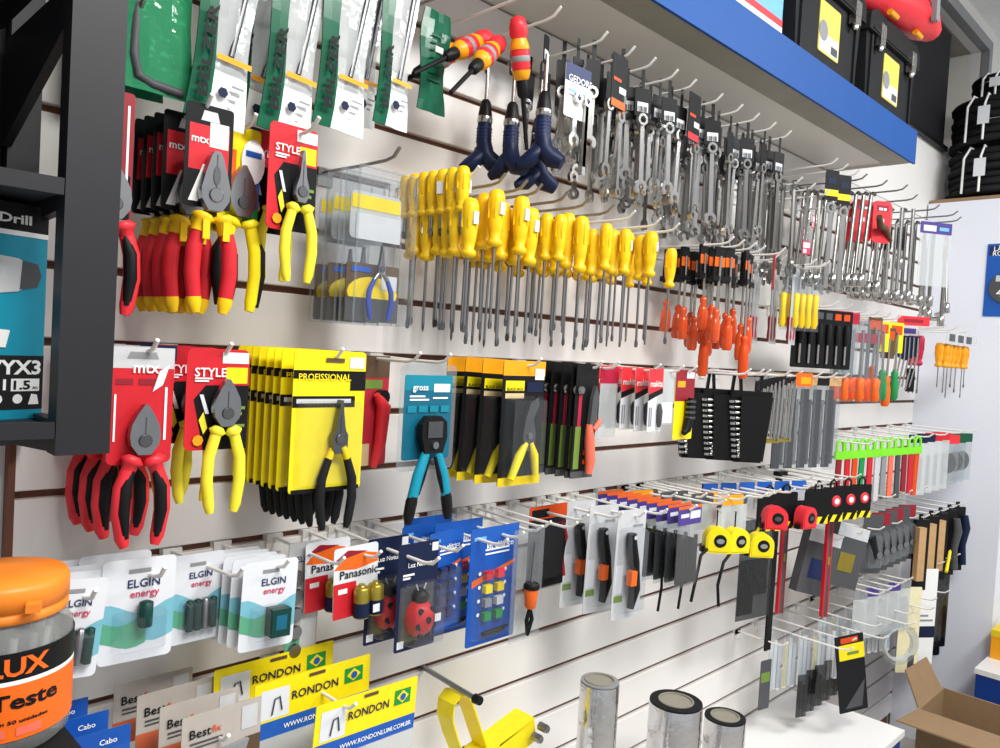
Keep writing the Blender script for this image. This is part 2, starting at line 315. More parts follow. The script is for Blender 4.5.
# ================================================================== TOOL BUILDERS (local frame: hang point at the origin, wall behind at +y)
def pliers(root, ox, oy, oz, style, s=1.0, jaw='comb', spread=1.0, jawmat='steel'):
    """pivot at (ox, oy, oz), jaws up, handles down"""
    T = Matrix.Translation((ox, oy, oz)) @ Matrix.Scale(s, 4)
    def gg(): g = G(); g.T = T; return g
    g = gg()
    J_ = {'comb': [(-.016, -.006), (-.008, -.018), (.008, -.018), (.016, -.006), (.0175, .006), (.013, .024), (.007, .044), (.003, .05), (-.003, .05), (-.007, .044), (-.013, .024), (-.0175, .006)],
          'long': [(-.011, -.006), (-.006, -.016), (.006, -.016), (.011, -.006), (.0105, .008), (.006, .022), (.003, .05), (.0015, .062), (-.0015, .062), (-.003, .05), (-.006, .022), (-.0105, .008)],
          'cut': [(-.017, -.006), (-.008, -.018), (.008, -.018), (.017, -.006), (.019, .006), (.017, .02), (.010, .034), (.002, .046), (-.002, .046), (-.010, .034), (-.017, .02), (-.019, .006)],
          'clip': [(-.013, -.012), (-.008, -.022), (.008, -.022), (.013, -.012), (.013, .006), (.009, .012), (.007, .02), (.004, .04), (.0022, .058), (-.0022, .058), (-.004, .04), (-.007, .02), (-.009, .012), (-.013, .006)]}[jaw]
    g.prism(J_, -.0055, .0055, jawmat)
    jw = g.build('jaws', root)
    g = gg(); zt = J_[len(J_)//2][1] if jaw != 'comb' else .05
    g.box(-.0006, .0006, -.0062, -.0054, .004, zt-.004, 'dsteel')
    if jaw == 'comb': g.disc(0, .022, .0042, -.0064, 'dsteel', rz=.011)
    g.build('jaw_gap', jw)
    gg().lathe([(.0075, -.0075), (.0085, -.0068), (.0085, .0068)], 'dsteel' if jaw != 'comb' else jawmat, 12, 'y').build('pivot', root)
    k = spread
    for sd in (-1, 1):
        P = [(sd*.006, 0, -.012), (sd*.013*k, 0, -.03), (sd*.022*k, 0, -.06), (sd*.0235*k, 0, -.09), (sd*.019*k, 0, -.125), (sd*.0165*k, 0, -.136)]
        oyh = -.002*sd; P = [(x, oyh, z) for x, y, z in P]
        Pm = lambda i, f: tuple(P[i][q]+(P[i+1][q]-P[i][q])*f for q in range(3))
        if style == 'redyel':
            h = gg().tube([P[1], P[2], P[3], P[4]], [.0086, .0098, .0098, .0088], 'red', 8, .85).build('handle', root)
            gg().tube([Pm(0, .55), Pm(0, .8), P[1], Pm(1, .45)], [.009, .0145, .0098, .0098], 'yellow', 8, .9).build('collar', h)
            gg().box(P[1][0]-.004, P[1][0]+.004, -.0108, -.008, -.052, -.03, 'yellow').build('grip_tongue', h)
            gg().tube([Pm(3, .8), P[4], P[5]], [.0091, .0092, .0055], 'yellow', 8, .9).build('grip_tip', h)
        elif style == 'redblk':
            h = gg().tube([P[1], P[2], P[3], P[4], P[5]], [.009, .0108, .0108, .0095, .006], 'bred', 8, .85).build('handle', root)
            gg().tube([Pm(0, .45), Pm(0, .8), P[1], Pm(1, .4)], [.008, .0165, .0105, .009], 'bred', 8, .85).build('collar', h)
            gg().tube([(P[1][0]*.9, oyh-.003, -.036), (P[2][0]-sd*.003, oyh-.005, -.06), (P[3][0]-sd*.003, oyh-.005, -.09), (P[4][0]-sd*.002, oyh-.004, -.124)], [.004, .0082, .0082, .005], 'black', 8, .9).build('grip_inlay', h)
        elif style == 'yel':
            h = gg().tube([P[1], P[2], P[3], P[4], P[5]], [.0078, .0086, .0086, .008, .0055], 'lemon', 8, .9).build('handle', root)
            gg().tube([Pm(0, .35), Pm(0, .7), P[1]], [.006, .0125, .008], 'lemon', 8, .9).build('collar', h)
        elif style == 'yelblk':
            h = gg().tube([P[1], P[2], P[3], P[4], P[5]], [.0085, .0098, .0098, .009, .006], 'byellow', 8, .85).build('handle', root)
            gg().tube([Pm(0, .5), Pm(0, .8), P[1]], [.008, .0135, .009], 'byellow', 8, .9).build('collar', h)
            gg().tube([(P[1][0]+sd*.004, oyh, -.036), (P[2][0]+sd*.005, oyh, -.06), (P[3][0]+sd*.005, oyh, -.09), (P[4][0]+sd*.004, oyh, -.13)], [.004, .0082, .0082, .006], 'black', 8, 1.05).build('grip_inlay', h)
        else:
            m = {'black': 'rubber', 'blue': 'plierblue'}[style]
            h = gg().tube([P[1], P[2], P[3], P[4], P[5]], [.0062, .0076, .0076, .007, .004], m, 8, .9).build('handle', root)
            gg().tube([P[0], P[1]], [.006, .006], 'steel' if style == 'blue' else 'myellow', 6).build('handle_root', h)
    return root

def wrench(root, L, ox=0, oz=-.02, mat='chrome', ring_top=True, s=1.0):
    sg = -1 if ring_top else 1; zc = oz-L/2; w = .0048*s
    g = G(); g.prism([(-w*.8, oz-L+.012), (w*.8, oz-L+.012), (w, oz-.012), (-w, oz-.012)] if not ring_top else [(-w, oz-L+.012), (w, oz-L+.012), (w*.8, oz-.012), (-w*.8, oz-.012)], -.0025, .0025, mat); g.T = Matrix.Identity(4)
    g.build('shank', root)
    zr, zj = (oz-.004, oz-L+.004) if ring_top else (oz-L+.004, oz-.004)
    G().ring(ox, zr, .0098*s, .0055*s, -.0045, .0045, mat, 12).build('ring_end', root)
    a = (PI/2 if not ring_top else -PI/2)+.26
    G().ring(ox, zj, .0118*s, .0055*s, -.0032, .0032, mat, 12, a+.62, a+2*PI-.62).build('open_jaw', root)
    return root

def hang_tag(root, w, h, body='black', lab=True, stripe=None, top=.012):
    o = card(root, w, h, body, ([(.16, .84, .16, .5, 'label')] if lab else [])+([(0, 1, .05, .3, stripe)] if stripe else []), top=top, name='hang_tag')
    if lab:
        g = G()
        for i in range(7): g.quad(-w*.32+i*w*.09, -w*.32+i*w*.09+w*(.03+.02*(i % 3)), top-h+.16*h, top-h+.36*h, -.003, 'dgrey')
        g.build('barcode', o)
    return o

def screwdriver(root, hl, sl, hr=.0135, mat='yellow', blade='flat', shaft='steel', top=.008, sr=.0028):
    """handle up with hang hole near its end"""
    z = top; 
    prof = [(.006, 0), (hr*.8, -.003), (hr, -.012), (hr, -hl*.30), (hr*.86, -hl*.42), (hr*.95, -hl*.55), (hr*.8, -hl*.72), (hr*.62, -hl*.84), (hr*.95, -hl*.9), (hr*.9, -hl*.96), (hr*.5, -hl)]
    h = G().lathe([(r, z+q) for r, q in prof], mat, 10).build('handle', root)
    g = G()
    for i in range(6):
        a = PI/3*i+.2; g.T = Matrix.Rotation(a, 4, 'Z'); g.box(-.0011, .0011, -hr-.0004, -hr+.002, z-hl*.5, z-.014, mat)
    g.build('flutes', h)
    zb = z-hl-sl
    G().tube([(0, 0, z-hl+.004), (0, 0, zb+.012)], sr, shaft, 6).build('shaft', root)
    if blade == 'flat': g = G(); g.prism([(-sr*.9, zb), (sr*.9, zb), (sr*1.5, zb+.006), (sr, zb+.016), (-sr, zb+.016), (-sr*1.5, zb+.006)], -.0012, .0012, 'dsteel')
    else: g = G(); g.lathe([(.0006, zb), (sr*.9, zb+.006), (sr, zb+.016)], 'dsteel', 6)
    g.build('blade', root)
    return root

# ================================================================== ROW A: green bags under the shelf (hooks on the top groove)
def green_bag(name, label, X, d, w, h, kind, tilt=0, rz=0, group=None):
    t = thing(name, label, 'package', H(X, d, 0, -.004), rz, tilt, group); lx = -w/2
    g = G(); zt, zb = .014, .014-h
    # soft bag: slightly bulging sheet
    n, m = 6, 10
    def pt(i, j, s):
        u, v = i/n, j/m; b = math.sin(PI*u)*math.sin(PI*v)
        return (lx+w*u*(1)+.004*math.sin(7*v+2*u), s*(.001+.007*b)+.0015*math.sin(11*u+9*v), zb+h*v)
    for s in (-1, 1):
        vs_ = [pt(i, j, s) for j in range(m+1) for i in range(n+1)]
        for j in range(m):
            for i in range(n):
                u = (i+.5)/n; v = (j+.5)/m
                if kind == 'saw': mat = 'baggreenclear'
                elif kind == 'plain': mat = 'baggreen'
                else: mat = 'baggreen' if (u < .36 or v > .86) else ('white' if v < .24 else 'bagclear')
                q = [j*(n+1)+i, j*(n+1)+i+1, (j+1)*(n+1)+i+1, (j+1)*(n+1)+i]
                g.add([vs_[k] for k in q], [(0, 1, 2, 3) if s < 0 else (3, 2, 1, 0)], mat, True)
    o = g.build('bag', t)
    if kind == 'saw':
        gg = G(); gg.tube([(lx+.018, 0, zt-.02), (lx+.016, 0, zb+.04), (lx+.022, 0, zb+.016), (lx+.04, 0, zb+.01), (lx+w*.9, 0, zb+.008)], [.006]*5, 'dgrey', 6); gg.build('hacksaw_frame', t)
    elif kind == 'key':
        G().tube([(lx+w*.86, -.004, zt-.05), (lx+w*.62, -.004, zb+h*.27)], [.0045, .0045], 'dsteel', 6).build('hex_key', t)
        g = G(); y = -.0095
        g.quad(lx+w*.37, lx+w*.98, zb+h*.24, zb+h*.262, y, 'amber'); g.disc(lx+w*.55, zb+h*.12, .007, y, 'dnavy', 6)
        for q in range(3): g.quad(lx+w*.68, lx+w*(.9-.06*q), zb+h*(.15-.03*q), zb+h*(.16-.03*q), y, 'mgrey')
        g.build('print', o)
        letter(G(), 'BELZER', lx+w*.2, zb+h*.26, h*.36, 'black', -.0105, rot=PI/2, h=w*.17, bold=.03).build('lettering', o)
        letter(G(), 'BELZER', lx+w*.62, zt-h*.055, w*.5, 'white', -.0105, rot=-.1).build('lettering', o); letter(G(), 'SATA', lx+w*.62, zt-h*.115, w*.46, 'white', -.0105, rot=-.1).build('lettering', o)
    else:
        g = G()
        for q in range(7): g.quad(-w*.28, w*(.2+.08*(q % 2)), zt-.045-.012*q, zt-.042-.012*q, -.0095, 'dgreen')
        g.quad(-w*.1, w*.2, zt-h*.42, zt-h*.36, -.0098, 'label'); g.build('print', o)
    return t
G1 = 'green bags of long tools'
green_bag('hacksaw_bag', 'green plastic bag with a dark hacksaw frame, beside the black rack post', .372, .15, .085, .30, 'saw', .02)
green_bag('hacksaw_bag', 'dark green tool bag hanging behind the bagged hacksaw', .352, .06, .11, .285, 'plain', .0)
green_bag('hex_key_bag', 'green and clear bag with a long hex key, next to the bagged hacksaw', .462, .17, .075, .325, 'key', .10)
green_bag('hex_key_bag', 'dark green edged hex key bag, rear one of a pair beside the lettered bag', .542, .10, .075, .31, 'key', .10)
green_bag('hex_key_bag', 'green hex key bag with orange stripe, front one of a pair', .557, .165, .075, .315, 'key', .09)
green_bag('hex_key_bag', 'green hex key bag with white brand name at its top', .630, .17, .08, .29, 'key', .07)
green_bag('hex_key_bag', 'small green hex key bag hanging behind another, by the plain green bag', .694, .115, .058, .255, 'key', .06)
green_bag('hex_key_bag', 'small green hex key bag with white foot, by the plain green bag', .712, .175, .058, .265, 'key', .06)
green_bag('tool_bag', 'plain green narrow bag with small white price label', .822, .12, .055, .165, 'plain', .03).location.z -= .038
for X, L, m in ((.37, .2, 'hookwhite'), (.46, .2, 'hookwhite'), (.55, .2, 'hookwhite'), (.63, .2, 'hookwhite'), (.704, .2, 'hookwhite')): hook(X, 0, L, m, 'holding the green bags')
hook(.825, 0, .2, 'hooksteel', 'holding the plain green bag')
hook(.345, 2, .16, 'hooksteel', 'left empty under the bagged hacksaw')

# ---- red and yellow insulated drivers, navy ratchet drivers
def insulated(loc, rx, ry, rz, label, group=None):
    t = thing('insulated_screwdriver', label, 'screwdriver', loc, rz, ry, group, rx)
    h = G().lathe([(.004, .028), (.012, .024), (.0155, .012), (.0155, .0), (.012, -.008), (.0155, -.02), (.0165, -.05), (.013, -.062), (.010, -.066)], 'bred', 12).build('handle', t)
    G().lathe([(.0125, -.007), (.0158, -.017), (.0168, -.022), (.0165, -.024)], 'amber', 12).build('grip_band', h)
    G().lathe([(.0162, -.056), (.0148, -.062), (.0125, -.070), (.009, -.072)], 'amber', 12).build('collar', h)
    G().lathe([(.0165, -.034), (.0170, -.035), (.0170, -.042), (.0165, -.043)], 'mgrey', 12).build('price_label', h)
    G().lathe([(.0095, -.07), (.0105, -.08), (.0095, -.095), (.006, -.10)], 'black', 10).build('ferrule', t)
    G().tube([(0, 0, -.098), (0, 0, -.185)], [.0042, .0036], 'black', 8).build('shaft', t)
    return t
for i, (x, d, z, ry, rz) in enumerate(((.895, .185, -.078, .85, .1), (.893, .15, -.06, .95, .5), (.902, .09, -.055, .9, -.2), (.922, .212, -.055, -.30, 0))):
    insulated((x, -d, Z0+z), (-.2, .3, .2, .1)[i], ry, rz, 'red and yellow insulated screwdriver '+('tilted towards the navy ratchets' if i == 3 else 'in the slanting bunch by the plain green bag'), None if i == 3 else 'slanting red and yellow screwdrivers')
hook(.91, 0, .24, 'hookwhite', 'holding the red and yellow screwdrivers')
def ratchet(loc, rz, label, group):
    t = thing('ratchet_screwdriver', label, 'screwdriver', loc, rz, 0, group)
    hang_tag(t, .02, .05, 'black', True)
    G().tube([(0, -.003, -.02), (0, -.003, -.105)], .0036, 'chrome', 8).build('shaft', t)
    G().lathe([(.006, -.085), (.0095, -.09), (.0125, -.108), (.0135, -.116)], 'black', 12, 'z', (0, -.003, 0)).build('chuck', t)
    G().lathe([(.0136, -.116), (.0145, -.118), (.0145, -.126), (.0136, -.128)], 'chrome', 12, 'z', (0, -.003, 0)).build('selector_ring', t)
    h = G().tube([(0, -.003, -.126), (0, -.003, -.16), (0, -.008, -.186), (.004, -.022, -.20), (.008, -.04, -.208)], [.0135, .0145, .017, .0175, .012], 'dnavy', 10).build('handle', t)
    G().tube([(0, .008, -.172), (-.004, .0, -.188), (-.01, .018, -.206), (-.016, .034, -.214)], [.006, .0155, .0145, .008], 'dnavy', 10).build('pistol_grip', h)
    g = G()
    for q in range(5): g.lathe([(.0137, -.136-.006*q), (.015, -.138-.006*q), (.0137, -.140-.006*q)], 'navy', 10, 'z', (0, -.003, 0))
    g.build('grip_ribs', h)
    return t
for i, (x, d, z, rz) in enumerate(((1.003, .20, -.04, .3), (.992, .135, -.05, -.2), (.985, .07, -.035, .5), (1.03, .165, -.07, .9))):
    ratchet((x, -d, Z0+z), rz, 'navy ratchet screwdriver with bent pistol grip and chrome shaft', 'navy ratchet screwdrivers')
hook(1.0, 0, .23, 'hookwhite', 'holding the navy ratchets')

# ================================================================== ROW A: wrenches
WP = {}
def wr(X, d, L, tagk, label, group, ringtop=True, rz=None, ry=0, dz=0, s=1.25, k=0):
    key = (round(L, 2), tagk, ringtop, s); loc = H(X, d, k, -.006+dz); rz = (J(.9) if not tagk else -.15+J(.45)) if rz is None else rz
    if key in WP: return dup(WP[key], loc, rz, ry, label, group)
    t = thing('combination_wrench', label, 'wrench', loc, rz, ry, group)
    wrench(t, L, 0, -.045 if tagk else .0, random.choice(('chrome', 'dchrome')), ringtop, s)
    if tagk: G().box(-.004, .004, -.001, .0, .01, .048, 'black').build('hang_loop', t)
    if tagk == 'lab': hang_tag(t, .04, .055, 'black', True)
    elif tagk == 'blk': hang_tag(t, .028, .058, 'black', False)
    WP[key] = t; return t
t = thing('wrench_pack', 'white and blue hang card holding two small chrome wrenches', 'wrench', H(1.10, .2, 0, -.055))
card(t, .085, .095, 'white', [(0, 1, .66, 1, 'navy'), (.1, .7, .48, .52, 'skyblue'), (.12, .55, .40, .43, 'mgrey')], [('GEDORE', .48, .73, .78, 'white')], top=.0)
for i, (x, L) in enumerate(((-.012, .09), (.014, .075))):
    wrench(t, L+.06, 0, -.055); 
    for c in list(t.children)[-3:]: c.location = (x, -.006, 0)
w2 = 'chrome combination wrench with dark hang tag, bunched '
groups = [  # X, count, length, tag, place words
 (1.13, 3, .12, 'blk', 'beside the white and blue wrench card'), (1.215, 5, .125, 'blk', 'behind the orange-striped wrench card'), (1.285, 5, .14, 'lab', 'just past the orange-striped wrench card'),
 (1.365, 6, .13, 'lab', 'next to the red-striped wrench card'), (1.435, 5, .14, 'lab', 'behind the red-striped wrench card'), (1.545, 6, .165, 'lab', 'just past the red-striped wrench card'),
 (1.635, 5, .175, 'blk', 'under the midpoint of the blue shelf front'), (1.715, 5, .175, 'lab', 'above the bent orange screwdriver hooks'), (1.80, 5, .18, 'blk', 'above the red-handled key card'), (1.885, 5, .19, 'lab', 'with large white tags near the shelf end')]
for X, n, L, tg, pl in groups:
    n += 2
    for i in range(n):
        d = .05+.155*i/(n-1)+J(.004); wr(X+J(.012), d, L+random.choice((-.02, 0, .01)), tg, w2+pl, 'wrenches '+pl, random.random() < .75, ry=J(.05), dz=J(.008)-(.044 if X > 1.25 else .03))
    hook(X, 0, .23, 'hookwhite', 'holding wrenches '+pl)
def wcard(X, d, stripe, label, tx=None):
    t = thing('wrench_pack', label, 'wrench', H(X, d, 0, -.02), .1)
    card(t, .055, .10, 'black', [(.05, .95, .02, .16, stripe), (.5, .95, .3, .42, 'label'), (.1, .6, .5, .56, 'dorange')], top=.012)
    wrench(t, .15, 0, -.10, 'chrome', False)
    for c in list(t.children)[-3:]: c.location = (.0, -.008, 0)
wcard(1.195, .215, 'orange', 'black wrench card with orange stripe and chrome open-end wrench')
wcard(1.462, .215, 'bred', 'black wrench card with red and orange stripe among the tagged wrenches')
# long wrenches without tags and socket tools towards the corner
for X, n, L, pl in ((1.965, 6, .235, 'by the pink-labelled ones'), (2.045, 6, .24, 'with pink labels'), (2.135, 5, .245, 'beside the yellow and black cards'), (2.30, 5, .25, 'under the yellow and black cards')):
    for i in range(n):
        d = .06+.15*i/(n-1); t = wr(X+J(.01), d, L+random.choice((0, -.02)), None, 'long bare chrome combination wrench '+pl, 'bare wrenches '+pl, True, ry=J(.05), s=1.35, k=1, dz=.004)
    hook(X, 1, .23, 'hookwhite', 'holding bare wrenches '+pl)
for i, (x, d, z) in enumerate(((2.06, .22, -.17), (2.075, .19, -.20), (2.05, .21, -.24))):
    t = thing('wrench_label', 'pink and white wrench label tied to the long bare wrenches', 'label', (x, -d-.006, Z0+z), J(.3), J(.3), 'pink wrench labels')
    card(t, .035, .035, 'pinkred', [(.1, .9, .5, .9, 'label'), (.1, .5, .1, .4, 'paper')], top=.0, t=.0008)
for x, d in ((2.20, .21), (2.275, .215)):
    t = thing('wrench_pack', 'black hang card with yellow band and chrome wrench', 'wrench', H(x, d, 0, -.03), -.5, 0, 'yellow-banded wrench cards')
    card(t, .045, .085, 'black', [(0, 1, .15, .36, 'byellow'), (.2, .8, .55, .75, 'dnavy')], top=.01)
    G().ring(0, -.095, .016, .009, -.006, 0, 'chrome', 14).build('ring_end', t); G().box(-.006, .006, -.0055, -.001, -.32, -.108, 'chrome').build('shank', t)
# T-handle and L socket wrenches with red cards
def tbar(X, d, L, label, group, kind, ry=0, rz=0, dz=-.03):
    t = thing('socket_wrench', label, 'wrench', H(X, d, 0, dz), rz, ry, group)
    G().tube([(0, 0, 0), (0, 0, -L)], .0062, random.choice(('chrome', 'dchrome', 'chrome')), 8).build('shaft', t)
    G().lathe([(.0065, -L+.004), (.0125, -L), (.0125, -L-.034), (.008, -L-.036)], 'chrome', 10).build('socket', t)
    if kind == 'T': G().tube([(-.05, 0, 0), (.05, 0, 0)], .005, 'chrome', 8).build('cross_bar', t)
    elif kind == 'L': G().tube([(0, 0, -L-.02), (.01, 0, -L-.03), (.07, -.01, -L-.03)], [.006, .007, .0085], 'chrome', 8).build('elbow', t)
    else: G().tube([(0, 0, .0), (.012, 0, .012), (.03, 0, .012)], .005, 'dsteel', 8).build('bent_grip', t)
    return t
for i in range(10): tbar(2.36+.014*i, .06+.017*i, .25, 'slim chrome socket wrench slanting below the red hang cards', 'slanting socket wrenches', 'g', ry=.12+J(.03), dz=-.04)
for i in range(7): tbar(2.53+.018*i, .08+.022*i, .24, 'chrome socket wrench leaning out from the red hang cards', 'leaning socket wrenches', 'g', ry=.2+J(.05), dz=-.06)
for i, (x, d) in enumerate(((2.50, .15), (2.515, .18), (2.565, .22))):
    t = thing('hang_card', 'bright red rounded hang card tied to socket wrenches', 'card', H(x, d, 0, -.065), -.5, 0, 'red hang cards')
    card(t, .07, .13, 'bred', [(.18, .82, .76, .9, 'dred'), (.3, .5, .78, .84, 'white'), (.55, .7, .78, .84, 'white'), (.4, .6, .48, .58, 'label')], top=.02, r=.014, t=.003)
G().tube([(2.49, -.24, Z0-.105), (2.52, -.235, Z0-.13), (2.56, -.235, Z0-.13), (2.60, -.24, Z0-.165)], [.009, .011, .011, .007], 'brown', 8).build('leather_strap', thing('tool_strap', 'dark brown strap slung across the red hang cards', 'strap'))
for i in range(6): tbar(2.70+.03*i, .09+.026*i, .28, 'tall chrome L socket wrench beside the purple-headed bag', 'L socket wrenches', 'L', dz=-.02, rz=J(.3))
for i in range(3): tbar(2.80+.02*i, .12+.035*i, .16, 'black-sleeved chrome socket wrench beside the purple-headed bag', 'black-sleeved socket wrenches', 'g', dz=-.03); G().lathe([(.011, -.05), (.013, -.06), (.013, -.12), (.010, -.13)], 'black', 10).build('sleeve', bpy.context.scene.objects[-1] if False else C.objects[-1].parent)
for i in range(6): tbar(2.90+.03*i, .12+.022*i, .25, 'chrome box wrench inside the clear bag with purple header', 'bagged box wrenches', 'n' if i else 'g', dz=-.05)
t = thing('header_bag', 'clear bag with purple header around chrome box wrenches', 'package', H(2.985, .255, 0, -.06), -.55)
card(t, .13, .04, 'purple', [(.1, .5, .2, .7, 'label'), (.6, .9, .3, .6, 'skyblue')], top=.012)
G().box(-.065, .065, -.001, 0, -.21, -.028, 'bagclear').build('pouch', t)
for i, (x, d, L) in enumerate(((3.17, .19, .28), (3.20, .23, .30), (3.24, .15, .26), (3.27, .21, .25))): tbar(x, d, L, 'chrome wheel-nut wrench with cross bar by the white partition', 'wheel-nut wrenches', 'T' if i == 1 else 'L', dz=-.06, ry=.05*i-.05, rz=.3*i)
t = thing('hang_card', 'small dark red hang card among the wheel-nut wrenches', 'card', H(3.12, .25, 0, -.07), .1, .2); card(t, .05, .11, 'dred', [(.2, .8, .5, .7, 'label')], top=.01)
for x, L in ((2.42, .22), (2.53, .24), (2.62, .27), (2.78, .25), (2.98, .26), (3.12, .28), (3.24, .26)): hook(x, 0, L, 'hooksteel', 'holding the socket wrenches')
for x in (2.2, 2.275, 2.36): hook(x, 0, .22, 'hookwhite', 'holding the yellow-banded cards')

# ================================================================== ROW B: pliers, clear boxes, screwdrivers (third groove)
t = thing('carded_pliers', 'red and black pliers half hidden by the black rack post', 'pliers', H(.322, .15, 3, -.01))
card(t, .045, .15, 'dred', [(.05, .95, .0, .35, 'black'), (.82, .88, .3, .9, 'white')], top=.012)
pliers(t, 0, -.012, -.122, 'redblk', .95, 'cut')
def redyel(X, d, first=[]):
    lab = 'red and yellow combination pliers at the front of their bunch' if d > .18 else 'red and yellow combination pliers hanging behind the front pair'
    if first: return dup(first[0], H(X, d, 3, -.012), J(.03), 0, lab, 'red and yellow pliers' if d < .18 else 'front red and yellow pliers')
    t = thing('carded_pliers', lab, 'pliers', H(X, d, 3, -.012), 0, 0, 'red and yellow pliers')
    card(t, .06, .125, 'black', [(.08, .92, .36, .80, 'red'), (.5, .9, .60, .84, 'label'), ([(.1, .05), (.3, .05), (.45, .42), (.38, .42)], 'white'), ([(.3, .84), (.7, .84), (.64, .94), (.36, .94)], 'lgrey')], [('mtx', .3, .66, .36, 'white')], top=.014)
    pliers(t, .004, -.012, -.096, 'redyel', 1.06, 'comb', .92)
    first.append(t); return t
for i, d in enumerate((.045, .072, .099, .126, .188)): redyel(.412+.002*i, d)
hook(.415, 3, .205, 'hookwhite', 'holding the red and yellow pliers')
t = thing('carded_pliers', 'yellow and black pliers with round white sticker beside the red and yellow pliers', 'pliers', H(.484, .14, 3, -.014), .1)
card(t, .06, .13, 'byellow', [(.0, .4, .3, .75, 'orange'), (.6, 1, .0, .2, 'green'), (.55, 1, .2, .5, 'blue')], top=.014)
G().disc(.018, -.03, .018, -.004, 'white', 18, .03).build('sticker', t); G().quad(.006, .03, -.024, -.016, -.0045, 'blue').build('sticker_print', t)
pliers(t, -.002, -.012, -.088, 'yelblk', 1.05, 'cut'); 
t = dup(t, H(.472, .085, 3, -.016), .05, 0, 'yellow and black pliers hanging behind the ones with the round sticker')
hook(.488, 3, .17, 'hookwhite', 'holding the yellow and black pliers')
def style_card(X, d, k, label, jaw, s=.9, back=None, dz=-.01, w=.072, h=.14):
    t = thing('carded_pliers', label, 'pliers', H(X, d, k, dz), J(.02), 0)
    card(t, w, h, 'red', [([(.3, .0), (1, .0), (1, .64), (.3, .64), (.12, .5)], 'black'), (.62, .97, .66, .82, 'byellow'), (.55, .98, .86, .97, 'label') if not back else (0, .3, .85, 1, 'navy'), (.62, .95, .40, .43, 'olive'), (.62, .9, .34, .37, 'olive'), (.62, .95, .22, .25, 'olive'),
         (.12, .4, .70, .715, 'white'), (.12, .34, .675, .69, 'white'), ([(.2, .55), (.26, .55), (.36, .36), (.3, .36)], 'label'), ([(.2, .30), (.27, .38), (.34, .22), (.28, .16)], 'lemon')], [('STYLE', .36, .77, .5, 'white')], top=.016, r=.008)
    G().disc(-w*.3, .016-h*.9, .007, -.004, 'amber', 8).build('emblem', t)
    pliers(t, .006, -.014, -.072 if jaw == 'long' else -.064, 'yel', s, jaw, .95)
    return t
style_card(.537, .185, 3, 'small yellow needle-nose pliers on a red and black card by the clear plier boxes', 'long', .88)
style_card(.531, .13, 3, 'small yellow pliers behind the yellow needle-nose pliers by the clear boxes', 'long', .86, True)
hook(.545, 3, .23, 'hookwhite', 'through the red and black card')
def clear_box(X, d, label):
    t = thing('boxed_pliers', label, 'pliers', H(X, d, 3, -.025)); w, h, dp = .104, .225, .035
    g = G(); g.box(-w/2, w/2, -dp, 0, -h, .0, 'clear')
    g.build('clear_box', t)
    g = G()
    for x in (-w/2, w/2):
        for y in (-dp, 0): g.box(x-.0012, x+.0012, y-.0012, y+.0012, -h, 0, 'clear2')
    g.box(-w/2, w/2, -dp-.0012, -dp+.0012, -.0015, .0015, 'clear2'); g.build('box_edges', t)
    g = G(); g.prism(rrect(-w*.44, w*.44, -.10, -.03, .008), -.006, -.004, 'bagclear'); g.quad(-w*.42, w*.42, -.055, -.035, -.0065, 'myellow'); g.quad(-w*.34, w*.44, -.10, -.062, -.0068, 'lgrey'); g.build('top_card', t)
    o = G().prism(rrect(-w*.46, w*.46, -h+.004, -.135, .004), -.006, -.004, 'brown').build('card', t)
    g = G(); g.disc(0, -.178, w*.44, -.0065, 'myellow', 18, .024); g.quad(-w*.46, w*.46, -h+.004, -.186, -.0068, 'dgrey'); g.quad(-w*.38, -w*.05, -.148, -.14, -.007, 'blue'); g.quad(w*.14, w*.42, -.172, -.15, -.007, 'lgrey'); g.build('print', o)
    pliers(t, .004, -.02, -.142, 'blue', .56, 'long', 1.55)
    return t
clear_box(.690, .16, 'clear plastic box with blue mini pliers beside the yellow screwdrivers')
clear_box(.688, .115, 'clear plastic box with blue mini pliers, middle one of the three boxes')
clear_box(.694, .07, 'clear plastic box with blue mini pliers, nearest the wall of the three boxes')
hook(.70, 3, .2, 'hooksteel', 'holding the clear plier boxes')

# ---- yellow screwdrivers
SD = {}
def sdr(X, d, dz, hl, sl, blade, label, group, hr=.0135, k=3, mat='yellow', sr=.0028, ry=0, price=False):
    key = (hl, sl, blade, hr, mat, sr, price); loc = H(X, d, k, dz-.006)
    if key in SD: return dup(SD[key], loc, J(1.5), ry+J(.02), label, group)
    t = thing('screwdriver', label, 'screwdriver', loc, 0, ry, group); screwdriver(t, hl, sl, hr, mat, blade, 'steel', .008, sr)
    if price: G().box(-.005, .005, -hr-.0015, -hr+.002, -.034, -.014, 'label').build('price_label', t)
    SD[key] = t; return t
y1 = 'short yellow-handled screwdriver hanging beside the clear plier boxes'
for i in range(7): sdr(.832+.001*i, .05+.0232*i, .012, .074, .035, 'flat', y1, 'short yellow screwdrivers', .0118, price=True, sr=.0038)
spots = [(.846, 7, .095, .12, -.035, 'behind the short ones'), (.905, 6, .095, .135, -.02, 'just past the short ones'), (.958, 6, .10, .15, -.022, 'below the navy ratchet drivers'), (.995, 5, .10, .135, -.035, 'past the navy ratchet drivers'),
         (1.065, 6, .085, .125, -.03, 'under the white and blue wrench card'), (1.125, 6, .105, .12, -.02, 'under the orange-striped wrench card'), (1.20, 6, .09, .14, -.03, 'under the first tagged wrenches'), (1.27, 6, .09, .145, -.03, 'below the middle tagged wrenches'),
         (1.36, 6, .095, .14, -.018, 'below the red-striped wrench card'), (1.43, 4, .085, .12, -.035, 'beside the orange screwdrivers')]
